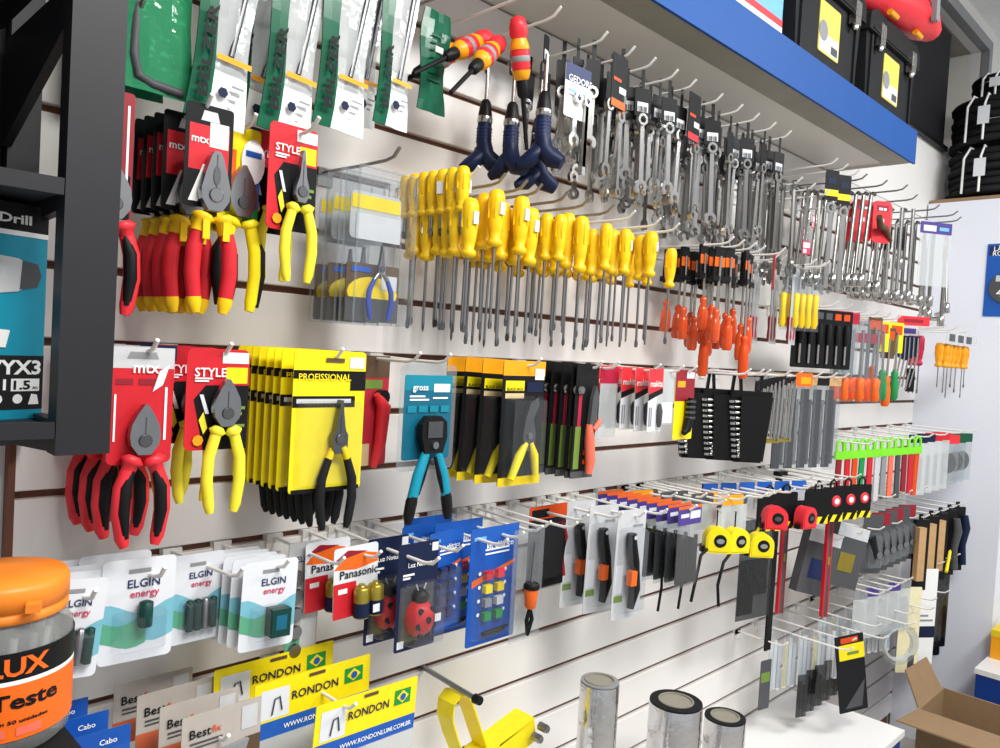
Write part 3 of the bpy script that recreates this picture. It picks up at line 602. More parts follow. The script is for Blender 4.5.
for X, n, hl, sl, dz, pl in spots:
    for i in range(n):
        d = .05+.15*i/(n-1)+J(.003)
        sdr(X+J(.006), d, dz+J(.008), hl, sl, 'flat' if (i+n) % 3 else 'cross', 'long yellow-handled screwdriver '+pl, 'yellow screwdrivers '+pl, .0142 if hl > .09 else .0125, sr=.0026, price=(i == n-1 and X < 1.0) or (i % 3 == 2 and X > 1.2))
    hook(X, 3, .215, 'hookwhite' if X < .9 or X > 1.25 else 'hooksteel', 'holding yellow screwdrivers '+pl)

# ---- orange screwdrivers hanging handle down from orange-striped clips
def oscrew(X, d, dz, sl, hl, label, group, mat='orangeclear', clip=True):
    t = thing('screwdriver', label, 'screwdriver', H(X, d, 3, -.018+dz), J(.4), J(.04), group)
    if clip:
        o = G().prism(rrect(-.014, .014, -.07, .012, .003), -.006, 0, 'black').build('hang_clip', t); G().quad(-.0142, .0142, -.034, -.012, -.0064, 'orange').build('stripe', o)
        G().box(-.018, .018, -.012, .004, -.068, -.056, 'black').build('clip_jaw', t)
    G().tube([(0, -.009, -.01), (0, -.009, -.06-sl)], .0034, 'chrome', 6).build('shaft', t)
    z = -.06-sl
    G().lathe([(.004, z+.004), (.008, z), (.0085, z-.008), (.006, z-.014), (.0105, z-.024), (.0125, z-hl*.5), (.0125, z-hl*.9), (.009, z-hl)], mat, 8, 'z', (0, -.009, 0)).build('handle', t)
    return t
for X, n, sl, hl, pl in ((1.635, 4, .055, .075, 'beside the yellow screwdrivers'), (1.685, 4, .07, .08, 'second bunch from the yellow screwdrivers'), (1.74, 4, .085, .085, 'third bunch from the yellow screwdrivers'), (1.79, 4, .065, .085, 'beside the red key card')):
    for i in range(n): oscrew(X+J(.008), .06+.045*i, J(.006), sl+.02*(i % 2), hl, 'orange-handled screwdriver hanging handle down, '+pl, 'orange screwdrivers '+pl)
    hook(X, 3, .235, 'hookwhite', 'holding orange screwdrivers '+pl)
for i, (x, d) in enumerate(((1.70, .13), (1.735, .21))): oscrew(x, d, -.0, .135, .10, 'large orange screwdriver hanging lowest of the orange ones', 'large orange screwdrivers', 'dorange')
t = thing('key_card', 'red hang card with a slim steel key next to the orange screwdrivers', 'card', H(1.832, .235, 3, -.02), .6, .1)
card(t, .04, .085, 'bred', [(.1, .9, .05, .45, 'label')], top=.014); G().tube([(-.01, -.004, -.06), (-.012, -.004, -.2)], .002, 'steel', 6).build('key_shaft', t)
hook(1.835, 3, .26, 'hookwhite', 'left bare past the orange screwdrivers'); hook(1.93, 3, .2, 'hookwhite', 'left bare past the orange screwdrivers'); hook(1.97, 3, .2, 'hookwhite', 'left bare past the orange screwdrivers')

# ---- packs of chisels and bits towards the corner
def pouch(X, d, k, dz, w, h, head, items, label, group=None, film='bagclear', regs=(), headh=.03, ry=0, rz=0, name='header_bag', cat='package', tex=()):
    """clear pouch with a printed header; items (x, z0, z1, r, material, kind)"""
    t = thing(name, label, cat, H(X, d, k, dz), rz, ry, group)
    if head: card(t, w, headh, head, regs, tex, top=.012, name='header')
    for x, z0, z1, r, m, kd in items:
        if kd == 'h': G().lathe([(r*.5, z1), (r, z1-.006), (r*.8, (z0+z1)/2), (r, z0+.012), (r*.6, z0)], m, 8, 'z', (x, .004, 0)).build('handle', t)
        elif kd == 'b': G().box(x-r, x+r, .001, .006, z0, z1, m).build('blade', t)
        else: G().tube([(x, .004, z0), (x, .004, z1)], r, m, 6).build('shaft', t)
    G().box(-w/2, w/2, -.001, 0, .012-h, .012-headh if head else .012, film).build('film', t)
    return t
for i in range(3): pouch(2.055+.012*i, .08+.05*i, 3, -.02, .05, .21, None, [(-.012, -.19, -.12, .008, 'dred', 'h'), (.012, -.19, -.12, .008, 'redbag', 'h'), (-.012, -.12, -.02, .003, 'steel', 's'), (.012, -.12, -.02, .003, 'steel', 's')], 'clear pouch of red-handled files past the orange screwdrivers', 'pouches of red files', rz=.1)
for i in range(3): pouch(2.06+.035*i, .17+.02*i, 3, -.03, .05, .16, None, [(-.011, -.14, -.045, .0105, 'myellow', 'h'), (.012, -.14, -.045, .0105, 'yellow', 'h'), (0, -.05, 0, .0025, 'lgrey', 's')], 'clear pouch with yellow chisel handles', 'pouches of yellow chisels', rz=-.4, film='clear')
for x, L in ((2.06, .24), (2.10, .26), (2.14, .23)): hook(x, 3, L, 'hookwhite', 'above the yellow chisel pouches')
for i in range(6): 
    t = thing('carded_bits', 'black carded screwdriver with steel blade, in the row past the chisel pouches', 'screwdriver', H(2.17+.034*i, .16+.012*i, 4, -.02), -.5, 0, 'black carded screwdrivers')
    card(t, .05, .17, 'black', [(.2, .8, .84, .95, 'dorange' if i > 3 else 'dgrey')] ); G().lathe([(.006, -.03), (.0085, -.04), (.0075, -.08), (.005, -.09)], 'rubber', 8, 'z', (0, -.009, 0)).build('handle', t); G().tube([(0, -.006, -.09), (0, -.006, -.145)], .004, 'chrome', 6).build('shaft', t)
for i in range(2): pouch(2.375+.05*i, .2, 4, -.015, .07, .19, 'crimson', [(-.008, -.17, -.05, .006, 'olive', 'b'), (.012, -.17, -.06, .004, 'chrome', 'b')], 'green and red carded blade pack near the corner', 'green blade packs', film='clear2', headh=.035, rz=-.5)
for i in range(3): pouch(2.46+.06*i, .17+.025*i, 4, -.03, .085, .26, None, [(-.018, -.17, -.02, .006, 'steel', 's'), (.018, -.17, -.02, .006, 'chrome', 's'), (-.018, -.245, -.17, .017, 'dorange', 'h'), (.018, -.245, -.17, .016, 'orange', 'h'), (0, -.06, -.03, .03, 'crimson', 'b')], 'clear bag with red card and orange-handled screwdrivers', 'bags of orange screwdrivers', film='clear', rz=-.5)
for i, (x, m, z) in enumerate(((2.635, 'orange', 0), (2.675, 'green', -.01), (2.705, 'orange', -.03), (2.745, 'green', -.01))):
    t = thing('screwdriver', {'orange': 'clear orange screwdriver hanging handle down near the green ones', 'green': 'green-handled screwdriver hanging handle down near the corner'}[m], 'screwdriver', H(x, .2+.01*i, 4, -.015+z), -.5, J(.05), m+' corner screwdrivers')
    card(t, .055, .10, 'byellow' if i % 2 else 'brown', [(.1, .9, .6, .9, 'dorange')]); G().tube([(0, -.006, -.02), (0, -.006, -.16)], .004, 'chrome', 6).build('shaft', t)
    G().lathe([(.006, -.145), (.012, -.155), (.010, -.17), (.0145, -.19), (.0145, -.235), (.009, -.245)], m, 8, 'z', (0, -.006, 0)).build('handle', t)
t = thing('hex_key_set', 'set of chrome hex keys in a black holder near the corner', 'hex key set', H(2.86, .22, 4, -.03), -.6)
card(t, .10, .03, 'lgrey', [(.1, .9, .2, .8, 'purple')], top=.012)
G().prism([(-.05, -.02), (-.045, -.085), (0, -.105), (.045, -.085), (.05, -.02)][::-1], -.012, -.002, 'dnavy').build('holder', t)
for i in range(6): G().tube([(-.04+.016*i, -.014, -.025), (-.04+.016*i, -.014, -.1), (-.05+.014*i, -.012, -.205+.01*(i % 2))], .0032, 'chrome', 6).build('hex_key', t)
G().box(.012, .04, -.012, -.004, -.21, -.13, 'black').build('foot', t)
for i in range(3): sdr(3.0+.045*i, .2, -.04, .11, .10, 'flat', 'dark red-handled screwdriver beside the small yellow ones', 'dark red corner screwdrivers', .014, 4, 'crimson')
for i in range(7): sdr(3.20+.055*i, .235+J(.01), -.06, .09, .075+.02*(i % 3), 'flat', 'small yellow screwdriver in the row nearest the white partition', 'small yellow corner screwdrivers', .0145, 4, 'amber', .002)
t = thing('display_tray', 'clear display strip above the small yellow corner screwdrivers', 'tray', H(3.37, .262, 4, -.015)); G().box(-.2, .2, -.002, 0, -.04, .0, 'bagclear').build('panel', t)
for i in range(3): G().box(-.17+.11*i, -.1+.11*i, -.003, -.0022, -.035, -.008, 'dgrey').build('label', t)
t = thing('header_bag', 'red header card over the hex key set', 'card', H(2.80, .262, 4, .0), -.6); card(t, .12, .03, 'bred', [(.2, .8, .3, .7, 'dred')])
for x in (2.2, 2.3, 2.42, 2.52, 2.62, 2.72, 2.86, 3.05, 3.2, 3.33, 3.5): hook(x, 4, .25, 'hookwhite', 'along the corner screwdrivers')

# ================================================================== ROW C: carded pliers and cutters (groove six)
def mtxcard(X, d, label, group=None):
    t = thing('carded_pliers', label, 'pliers', H(X, d, 6, -.012), 0, 0, group)
    card(t, .075, .14, 'red', [(0, 1, .82, 1, 'lgrey'), ([(.25, .9), (.75, .9), (.7, .96), (.3, .96)], 'mgrey'), (.1, .36, .68, .73, 'dred'), (.45, .85, .68, .73, 'dred'), (.86, .9, .2, .66, 'white'), (.08, .11, .2, .6, 'white'), ([(.66, .62), (.82, .68), (.92, .86), (.76, .8)], 'label')], [('mtx', .55, .83, .4, 'white')], top=.014, r=.007)
    pliers(t, 0, -.014, -.096, 'redblk', .93, 'cut', 1.1)
    return t
mtxcard(.357, .175, 'red and black side cutters on a red and grey card under the black rack')
for X, d in ((.350, .03), (.352, .075), (.353, .12)): mtxcard(X, d, 'red and black side cutters hanging behind the front pair under the rack', 'rear red and black cutters')
hook(.363, 6, .2, 'hookwhite', 'holding the red and black cutters')
style_card(.447, .185, 6, 'yellow side cutters on a red and black card beside the red side cutters', 'cut', .93, None, -.012, .082, .128)
style_card(.438, .115, 6, 'yellow side cutters hanging directly behind the front yellow pair', 'cut', .92, True, -.012, .082, .128)
style_card(.432, .06, 6, 'yellow side cutters nearest the wall behind the front yellow pair', 'cut', .92, True, -.012, .082, .128)
hook(.455, 6, .2, 'hookwhite', 'through the yellow side cutters card')
def prof(X, d, first=[]):
    lab = 'black-handled circlip pliers on a bright yellow card' if d > .17 else 'black-handled circlip pliers on a yellow card, packed behind the front one'
    if first: return dup(first[0], H(X, d, 6, -.008), J(.02), 0, lab, 'circlip pliers behind the front card')
    t = thing('carded_pliers', lab, 'pliers', H(X, d, 6, -.008), 0, 0)
    card(t, .118, .20, 'byellow', [(0, 1, .80, .86, 'black'), (0, .86, .60, .68, 'black'), (.05, .8, .63, .66, 'lgrey'), (.78, 1, .72, .80, 'black'), (.76, .97, .88, .96, 'label'), (.03, .97, .0, .03, 'black'), (.42, .68, .92, .95, 'brown')], [('PROFISSIONAL', .42, .815, .72, 'byellow')], top=.016, r=.006)
    blister(t, -.053, .057, -.178, -.055, .010)
    pliers(t, .012, -.011, -.108, 'black', .95, 'clip', 1.15, 'dsteel')
    first.append(t); return t
prof(.612, .185)
for i in range(7): prof(.603+.001*i, .04+.0195*i)
hook(.62, 6, .205, 'hookwhite', 'through the bright yellow card')
t = thing('carded_tool', 'dark red and brown card with a red pipe cutter beside the yellow cards', 'package', H(.752, .09, 6, -.01), .12)
card(t, .075, .18, 'redbag', [(0, 1, .8, 1, 'brown'), (0, .5, 0, .2, 'beige'), (.3, .8, .7, .78, 'olive')], top=.012); G().tube([(.0, -.014, -.05), (.016, -.014, -.07), (.012, -.014, -.13), (.0, -.014, -.17)], [.006, .012, .010, .005], 'bred', 8).build('tool_body', t); G().lathe([(.012, -.02), (.012, -.006)], 'black', 12, 'y', (.012, 0, -.055)).build('cutter_head', t)
hook(.76, 6, .2, 'hookwhite', 'beside the teal wire stripper')
t = thing('wire_stripper', 'teal and black wire stripper on a teal card in a clear blister', 'wire stripper', H(.805, .172, 6, -.022))
G().prism(rrect(-.058, .058, -.155, .016, .01), -.0008, 0, 'clear2').build('blister_back', t)
o = card(t, .098, .135, 'dteal', [(.0, 1, .82, 1, 'teal'), (.6, .95, .8, .9, 'label'), (.1, .42, .74, .76, 'white'), (.1, .5, .70, .72, 'white'), (.58, .9, .72, .74, 'white')]+[(.06+.23*i, .24+.23*i, .56, .64, 'teal') for i in range(4)], [('gross', .3, .86, .32, 'white')], top=-.002)
h = G().prism([(-.018, -.125), (.018, -.125), (.026, -.10), (.024, -.075), (.012, -.066), (-.014, -.066), (-.026, -.078), (-.026, -.10)], -.022, -.008, 'black').build('head', t)
G().box(-.016, .014, -.024, -.022, -.1, -.074, 'dsteel').build('jaw_plate', h); G().lathe([(.006, -.026), (.007, -.022)], 'steel', 10, 'y', (.0, 0, -.112)).build('pivot', h)
for sd in (-1, 1):
    P = [(sd*.008, -.015, -.115), (sd*.016, -.016, -.135), (sd*.026, -.016, -.16), (sd*.036, -.016, -.20), (sd*.040, -.016, -.222)]
    h = G().tube(P, [.007, .0085, .0095, .0092, .007], 'drillteal', 8, .8).build('handle', t); G().tube([(P[3][0]-sd*.002, -.0165, -.192), P[3], P[4], (sd*.041, -.016, -.235)], [.0085, .0102, .0095, .006], 'black', 8, .85).build('grip_end', h)
    G().tube([(sd*.006, -.018, -.132), (sd*.018, -.018, -.165), (sd*.026, -.018, -.19)], [.003, .0045, .003], 'black', 6).build('grip_inlay', h)
hook(.822, 6, .2, 'hookwhite', 'holding the teal wire stripper')
def bjack(X, d, first=[]):
    lab = 'yellow-handled tin snips on a black and yellow card' if d > .17 else 'yellow-handled tin snips hanging behind the front black and yellow card'
    if first: return dup(first[0], H(X, d, 6, -.012), J(.03), J(.04), lab, 'rear yellow tin snips')
    t = thing('carded_snips', lab, 'snips', H(X, d, 6, -.012))
    card(t, .108, .222, 'black', [(0, 1, .88, 1, 'amber'), (0, 1, 0, .07, 'myellow'), (.06, .5, .76, .84, 'byellow'), (.06, .5, .70, .74, 'beige'), (.56, .95, .75, .83, 'dnavy'), (.74, .97, .85, .94, 'label')], [('BLACK JACK', .28, .775, .38, 'black')], top=.018)
    blister(t, -.046, .05, -.19, -.045, .02)
    g = G(); g.prism([(-.004, -.14), (.022, -.145), (.024, -.11), (.016, -.085), (.030, -.06), (.026, -.045), (.008, -.055), (-.004, -.085), (-.008, -.115)], -.014, -.006, 'dsteel'); g.build('blades', t)
    G().lathe([(.006, -.017), (.007, -.013)], 'steel', 10, 'y', (.008, 0, -.115)).build('pivot', t)
    G().tube([(.002, -.012, -.128), (-.015, -.013, -.15), (-.034, -.013, -.19)], [.005, .0085, .007], 'byellow', 8).build('handle', t); G().tube([(.014, -.012, -.128), (.024, -.013, -.15), (.03, -.013, -.186)], [.005, .008, .006], 'byellow', 8).build('handle', t)
    first.append(t); return t
bjack(1.013, .185)
for X, d in ((.985, .07), (.992, .11), (1.0, .147)): bjack(X, d)
hook(1.02, 6, .21, 'hookwhite', 'holding the tin snips')
def shear(X, d, first=[]):
    lab = 'garden shears with salmon handle on a black card' if d > .185 else 'black and green shears card packed behind the salmon-handled shears'
    if first: return dup(first[0], H(X, d, 6, -.01), J(.03), .02, lab, None if d > .185 else 'black and green shears cards')
    t = thing('carded_shears', lab, 'shears', H(X, d, 6, -.01), 0, .02, 'black and green shears cards')
    card(t, .07, .22, 'black', [(.1, .34, .08, .45, 'olive'), (.16, .3, .45, .8, 'crimson'), (.0, 1, .0, .06, 'dgrey'), (.5, .62, .2, .24, 'dorange'), (.5, .62, .12, .16, 'dorange')], top=.016, r=.003)
    G().lathe([(.007, -.008), (.009, -.004)], 'steel', 10, 'y', (-.022, 0, -.035)).build('bolt', t)
    first.append(t); return t
for i in range(5): shear(1.165+.003*i, .095+.023*i)
t = shear(1.18, .195)
for c, n in ((G().prism([(.0, -.115), (.012, -.118), (.02, -.08), (.022, -.04), (.014, -.025), (.004, -.05)], -.014, -.006, 'dgrey'), 'blades'), (G().tube([(.0, -.012, -.10), (.004, -.013, -.13), (.01, -.013, -.17), (.008, -.013, -.195)], [.006, .010, .010, .007], 'salmon', 8), 'handle'), (G().tube([(.014, -.012, -.11), (.026, -.013, -.10), (.032, -.013, -.09)], [.006, .006, .004], 'salmon', 8), 'thumb_spur')): c.build(n, t)
hook(1.195, 6, .21, 'hookwhite', 'holding the shears cards')
def makpack(X, d, i):
    t = thing('header_bag', 'red-headed white accessory bag with a black diagonal', 'package', H(X, d, 6, -.012), J(.06), J(.04), 'red-headed white bags')
    card(t, .056, .135, 'bagclear', [(0, .6, .02, .62, 'paper'), (0, 1, .6, 1, 'bred'), ([(0, .5), (1, .62), (1, .7), (0, .6)], 'black'), (.08, .16, .1, .4, 'mgrey'), (.22, .27, .1, .4, 'mgrey')], [('makita', .5, .77, .86, 'white')], top=.014, r=.002)
    G().lathe([(.003, -.11), (.006, -.10), (.007, -.075), (.003, -.06)], 'dgrey', 8, 'z', (.012, -.006, 0)).build('bit', t)
for i in range(6): makpack(1.372+.005*i, .055+.03*i, i)
for X, d in ((1.335, .13), (1.29, .10)):
    pouch(X, d, 6, -.012, .06, .15, 'crimson', [(-.012, -.11, -.04, .004, 'dgrey', 'b'), (.01, -.12, -.05, .006, 'mgrey', 'b')], 'clear accessory bag with dark red header beside the salmon-handled shears', 'dark red headed bags', headh=.035)
hook(1.395, 6, .215, 'hookwhite', 'holding the red-headed bags'); hook(1.31, 6, .17, 'hookwhite', 'holding the dark red headed bags')
t = pouch(1.448, .2, 6, -.01, .055, .12, None, [(.0, -.06, -.02, .006, 'lgrey', 'b')], 'small clear bag with white barcode label next to the red-headed bags'); G().quad(-.022, .024, -.105, -.06, -.002, 'label').build('barcode_label', t)
t = thing('carded_knife', 'black folding tool on a yellow card with dark red top', 'package', H(1.52, .2, 6, -.01)); card(t, .078, .155, 'byellow', [(0, 1, .55, 1, 'dred'), (.1, .5, .75, .84, 'amber'), (.55, .95, .88, .97, 'label')], top=.012)
o = G().tube([(.012, -.012, -.05), (.008, -.012, -.09), (.0, -.012, -.12), (-.012, -.012, -.128)], [.008, .011, .010, .006], 'black', 8).build('tool_body', t)
for q in range(4): G().lathe([(.0125, -.055-.012*q), (.013, -.057-.012*q), (.0125, -.06-.012*q)], 'dsteel', 8, 'z', (.009, -.012, 0)).build('rib', o)
hook(1.46, 6, .23, 'hookwhite', 'holding the small clear bag'); hook(1.53, 6, .22, 'hookwhite', 'holding the yellow card with dark red top')

# ---- wrench sets in black racks
def wset(X, d, label, rz, n=11):
    t = thing('wrench_set', label, 'wrench set', H(X, d, 6, -.016), rz)
    g = G(); g.prism([(-.03, .012), (-.024, .012), (-.02, -.03), (-.026, -.03)][::-1], -.006, .004, 'black'); g.prism([(.024, .012), (.03, .012), (.026, -.03), (.02, -.03)][::-1], -.006, .004, 'black'); g.box(-.03, .03, -.006, .004, .008, .016, 'black'); g.build('carry_handle', t)
    for sx in (-1, 1): G().prism([(sx*.030-.006, -.20), (sx*.030+.006, -.20), (sx*.046+.008, -.03), (sx*.046-.008, -.03)], -.012, .012, 'black').build('side_rail', t)
    G().box(-.052, .052, -.014, .014, -.045, -.028, 'black').build('top_bar', t); G().box(-.034, .034, -.012, .012, -.205, -.195, 'black').build('bottom_bar', t)
    G().prism([(-.022, -.2), (.034, -.2), (.05, -.04), (-.03, -.04)], -.026, -.021, 'black').build('front_plate', t)
    for i in range(n):
        z = -.055-.0135*i; w = .062-.0018*i
        g = G(); g.tube([(-w*.75, -.016, z), (w*.75, -.016, z)], [.0042, .0042], 'chrome', 6, 1.4); g.T = Matrix.Translation((-w*.8, -.016, z)) @ Matrix.Rotation(PI/2, 4, 'X'); g.ring(0, 0, .0085, .0045, -.003, .003, 'chrome', 10, .7, 2*PI-.7); g.build('wrench', t)
    return t
for i, (X, d, n) in enumerate(((1.745, .10, 'nearest the yellow card'), (1.78, .15, 'in the middle of three racks'), (1.815, .205, 'with red label side'))): wset(X, d, 'chrome wrench set in a black carry rack, '+n, -.75)
t = thing('set_label', 'dark red label sleeve on the wrench set rack', 'label', H(1.862, .2, 6, -.05), -.3); card(t, .07, .105, 'dred', [(.1, .9, .7, .9, 'crimson'), (.12, .2, .1, .6, 'label'), (.4, .48, .1, .6, 'lgrey')], top=0)
for i, X in enumerate((1.93, 2.0)):
    t = thing('wrench_roll', 'slim chrome wrenches fanned on a black hanger, '+('beside the red label sleeve' if i == 0 else 'beside the bagged files'), 'wrench set', H(X, .2, 6, -.03), -.2)
    G().prism([(-.06, .01), (-.06, -.02), (.06, .02), (.06, .03)], -.004, 0, 'black').build('hanger', t)
    for q in range(7): G().tube([(-.05+.016*q, -.006, -.012+.005*q), (-.052+.015*q, -.006, -.12-.004*q)], [.004, .0032], 'chrome', 6).build('wrench', t)
    G().box(-.055, .05, -.003, 0, -.15, -.14, 'gold').build('clip_bar', t)
for X in (1.72, 1.785, 1.82, 1.93, 2.0): hook(X, 6, .25, 'hookwhite', 'above the wrench sets')
t = thing('hang_card', 'small orange hang card at the end of the wrench set hooks', 'card', H(1.985, .265, 6, .0), -.5); card(t, .05, .035, 'orange', [(.3, .9, .2, .7, 'amber')], top=.008)
for i in range(5):
    pouch(2.14+.05*i, .14+.015*i, 6, -.01, .062, .28-.01*(i % 2), 'wood' if i % 2 == 0 else 'black', [(-.012, -.26, -.03, .015, 'black', 'b'), (.012, -.25, -.06, .004, 'chrome' if i % 2 else 'dgrey', 'b')], 'tall clear bag of black files past the wrench sets', 'tall bags of black files', film='clear', rz=-.3, headh=.03)
for X in (2.15, 2.25, 2.34): hook(X, 6, .24, 'hookwhite', 'holding the tall file bags')
# ---- bottom of that stretch: lime loops, pencils, bags of fittings
cols = ['dred', 'red', 'dorange', 'green', 'red', 'lgrey', 'mgrey', 'salmon', 'dgrey']
for i in range(12):
    t = thing('marking_rod', 'slim coloured rod hanging from a lime green loop', 'rod', H(2.50+.048*i, .17+.006*i, 8, -.006), -.4, J(.03), 'rods on lime loops')
    G().tube([(-.014, 0, -.035), (-.012, 0, -.005), (0, 0, .006), (.012, 0, -.005), (.014, 0, -.035)], .0045, 'lime', 6).build('loop', t); G().box(-.02, .02, -.004, .004, -.055, -.03, 'lime').build('clip', t)
    G().box(-.010, .010, -.002, .004, -.185-.01*(i % 3), -.05, cols[i % 9]).build('rod_body', t)
for i in range(4): pouch(3.08+.09*i, .22, 8, -.01, .085, .22, 'dnavy' if i < 2 else 'red', [(-.02, -.16, -.06, .012, 'lgrey', 'b'), (.015, -.19, -.07, .012, 'mgrey', 'b')], 'clear bag of pale fittings near the white partition', 'clear bags of fittings', film='bagclear', rz=-.5)
for i in range(3):
    t = pouch(3.40+.09*i, .24, 8, -.02, .09, .19, 'bred' if i == 0 else 'dgreen', [], 'bag of coiled black cable near the white partition', 'bags of black cable', film='clear2', rz=-.5, headh=.035)
    for q in range(4): G().ring(0, -.10, .04-.006*q, .034-.006*q, .002+.003*q, .008+.003*q, 'black', 16).build('cable_coil', t)
for i in range(7): hook(2.5+.19*i, 8, .27, 'hookwhite', 'along the lime loops and fittings bags')

# ================================================================== ROW D: batteries, night lights, kits (groove nine)
def elgin(X, d, w, h, kind, label, tilt=0, group=None, dz=-.006):
    t = thing('battery_card', label, 'batteries', H(X, d, 9, dz), J(.03), tilt, group)
    top = .022; z0 = top-h
    wave = lambda b, a, ph: [(i/8, b+a*math.sin(ph+i*.8)) for i in range(9)]
    card(t, w, h, 'paper', [(wave(.22, .05, 0)+wave(.52, .06, 1.2)[::-1], 'elteal'), (wave(.18, .05, 2)[:6]+wave(.42, .06, 3)[:6][::-1], 'elgreen'), (.35, .65, .86, .9, 'mgrey')], [('ELGIN', .56, .76, .44, 'navy'), ('energy', .58, .66, .40, 'pinkred')], top=top, r=.006)
    if kind == 'box': G().box(-.004, .024, -.022, -.002, z0+.02, z0+.058, 'cellgreen').build('battery', t); G().box(.002, .018, -.0225, -.022, z0+.03, z0+.05, 'dteal').build('battery_label', t)
    elif kind == 'wide': G().lathe([(.008, -.0), (.0085, .002), (.0085, .03), (.004, .032)], 'cellgreen', 10, 'z', (.006, -.012, z0+.045)).build('battery', t)
    else:
        for i in range(4): G().lathe([(.0048, 0), (.0052, .001), (.0052, .04), (.002, .042)], 'cellgreen' if i != 2 else 'steel', 10, 'z', (-.012+.0108*i, -.008, z0+.018)).build('battery', t)
    blister(t, -w*.34, w*.40, z0+.012, z0+h*.5, .02, r=.006)
    return t
elgin(.291, .178, .07, .115, 'aaa', 'white battery card partly behind the orange-lidded jar', .10, None, .012)
for d in (.095, .125, .15): elgin(.297, d, .07, .112, 'aaa', 'white battery card stacked behind the one by the jar', .05, 'rear cards by the jar', .012)
elgin(.373, .152, .088, .128, 'wide', 'wide white battery card with green wave beside the jar', .02, None, .018)
elgin(.362, .10, .088, .125, 'wide', 'wide battery card behind the wide one with green wave', .02, None, .014)
elgin(.461, .12, .072, .12, 'aaa', 'battery card with four dark slim cells', .0, None, .004)
elgin(.542, .17, .082, .122, 'box', 'battery card with one square dark battery', .03)
for i in range(4): elgin(.527+.003*i, .09+.0195*i, .082, .12, 'box', 'battery card packed behind the square battery card', .03, 'rear square battery cards')
for X, L, tl in ((.302, .21, .08), (.385, .2, .13), (.475, .22, .07), (.552, .2, .05)): hook(X, 9, L, 'hookwhite', 'holding the white battery cards', tilt=tl)
t = thing('button_cell_strip', 'tall grey strip of round button cells behind the battery cards', 'batteries', H(.637, .10, 9, -.004))
card(t, .055, .185, 'bestgrey', [(0, 1, .84, 1, 'lgrey'), (0, .45, 0, .25, 'elgreen'), (.45, .95, .02, .8, 'lgrey')], [('ELGIN', .55, .86, .6, 'navy')], top=.018)
for i in range(5): G().lathe([(.0095, -.008), (.0105, -.006), (.0105, -.0015)], 'steel', 14, 'y', (-.012, 0, -.035-.028*i)).build('button_cell', t)
hook(.64, 9, .2, 'hookwhite', 'holding the button cell strip')
def pana(X, d, label):
    t = thing('battery_card', label, 'batteries', H(X, d, 9, -.004), 0, -.03)
    card(t, .08, .108, 'paper', [([(0, .7), (.35, .95), (1, .84), (1, .72), (.5, .66)], 'orange'), ([(0, .82), (.3, .95), (.75, .9), (.3, .85)], 'dred'), (0, .5, 0, .5, 'red'), (.1, .3, .35, .42, 'white')], [('Panasonic', .56, .62, .86, 'black')], top=.018, r=.005)
    for x in (.002, .028):
        b = G().lathe([(.0115, 0), (.0125, .002), (.0125, .044), (.010, .047), (.005, .048), (.005, .051)], 'gold', 14, 'z', (x, -.014, -.09)).build('battery', t)
        G().lathe([(.0127, 0), (.0127, .022)], 'dnavy', 14, 'z', (x, -.014, -.088)).build('battery_sleeve', b)
    G().box(.014, .026, -.028, -.027, -.082, -.07, 'label').build('price_label', t)
pana(.690, .16, 'white and red card with two gold batteries'); pana(.672, .11, 'white and red battery card behind the one with gold batteries')
hook(.705, 9, .2, 'hookwhite', 'holding the gold battery cards')
def lady(X, d, label):
    t = thing('night_light_card', label, 'night light', H(X, d, 9, -.004))
    card(t, .08, .168, 'dnavy', [(.08, .92, .08, .60, 'dgrey'), (.06, .22, .03, .10, 'label'), (.82, .98, .9, .98, 'label'), (.12, .4, .70, .72, 'white'), (.12, .3, .67, .69, 'white')], [('Luz Noturna', .56, .80, .66, 'white')], top=.02)
    b = G(); b.lathe([(.004, -.030), (.014, -.027), (.021, -.019), (.0245, -.008), (.025, -.002)], 'red', 20, 'y'); o = b.build('ladybird_body', t); o.location = (.002, 0, -.098); o.scale = (1, 1, 1.22)
    for x, z in ((-.010, .012), (.010, .012), (-.014, -.006), (.014, -.006), (-.006, -.02), (.007, -.019), (0, .002)):
        r2 = (x*x+z*z)**.5; yy = -.030+.012*(r2/.022)**2; q = G(); q.lathe([(.0045, -.0022), (.0048, .002)], 'black', 10, 'y', (x, yy, z)); q.build('spot', o)
    h = G().lathe([(.004, -.02), (.011, -.016), (.013, -.006), (.013, -.002)], 'black', 14, 'y', (.002, 0, -.064)).build('ladybird_head', t)
    for s in (-1, 1): G().tube([(.002+s*.005, -.008, -.055), (.002+s*.010, -.008, -.044)], .0012, 'lgrey', 6).build('feeler', h)
    G().box(.014, .026, -.031, -.030, -.1, -.088, 'label').build('price_label', t)
    blister(t, -.033, .037, -.138, -.042, .034)
lady(.758, .15, 'dark blue card with red ladybird night light, rear one of two'); lady(.778, .202, 'dark blue card with red ladybird night light, front one of two')
hook(.755, 9, .275, 'hookwhite', 'holding the ladybird night lights'); hook(.835, 9, .24, 'hookwhite', 'holding the ladybird night lights'); hook(.80, 9, .2, 'hookwhite', 'holding the ladybird night lights')
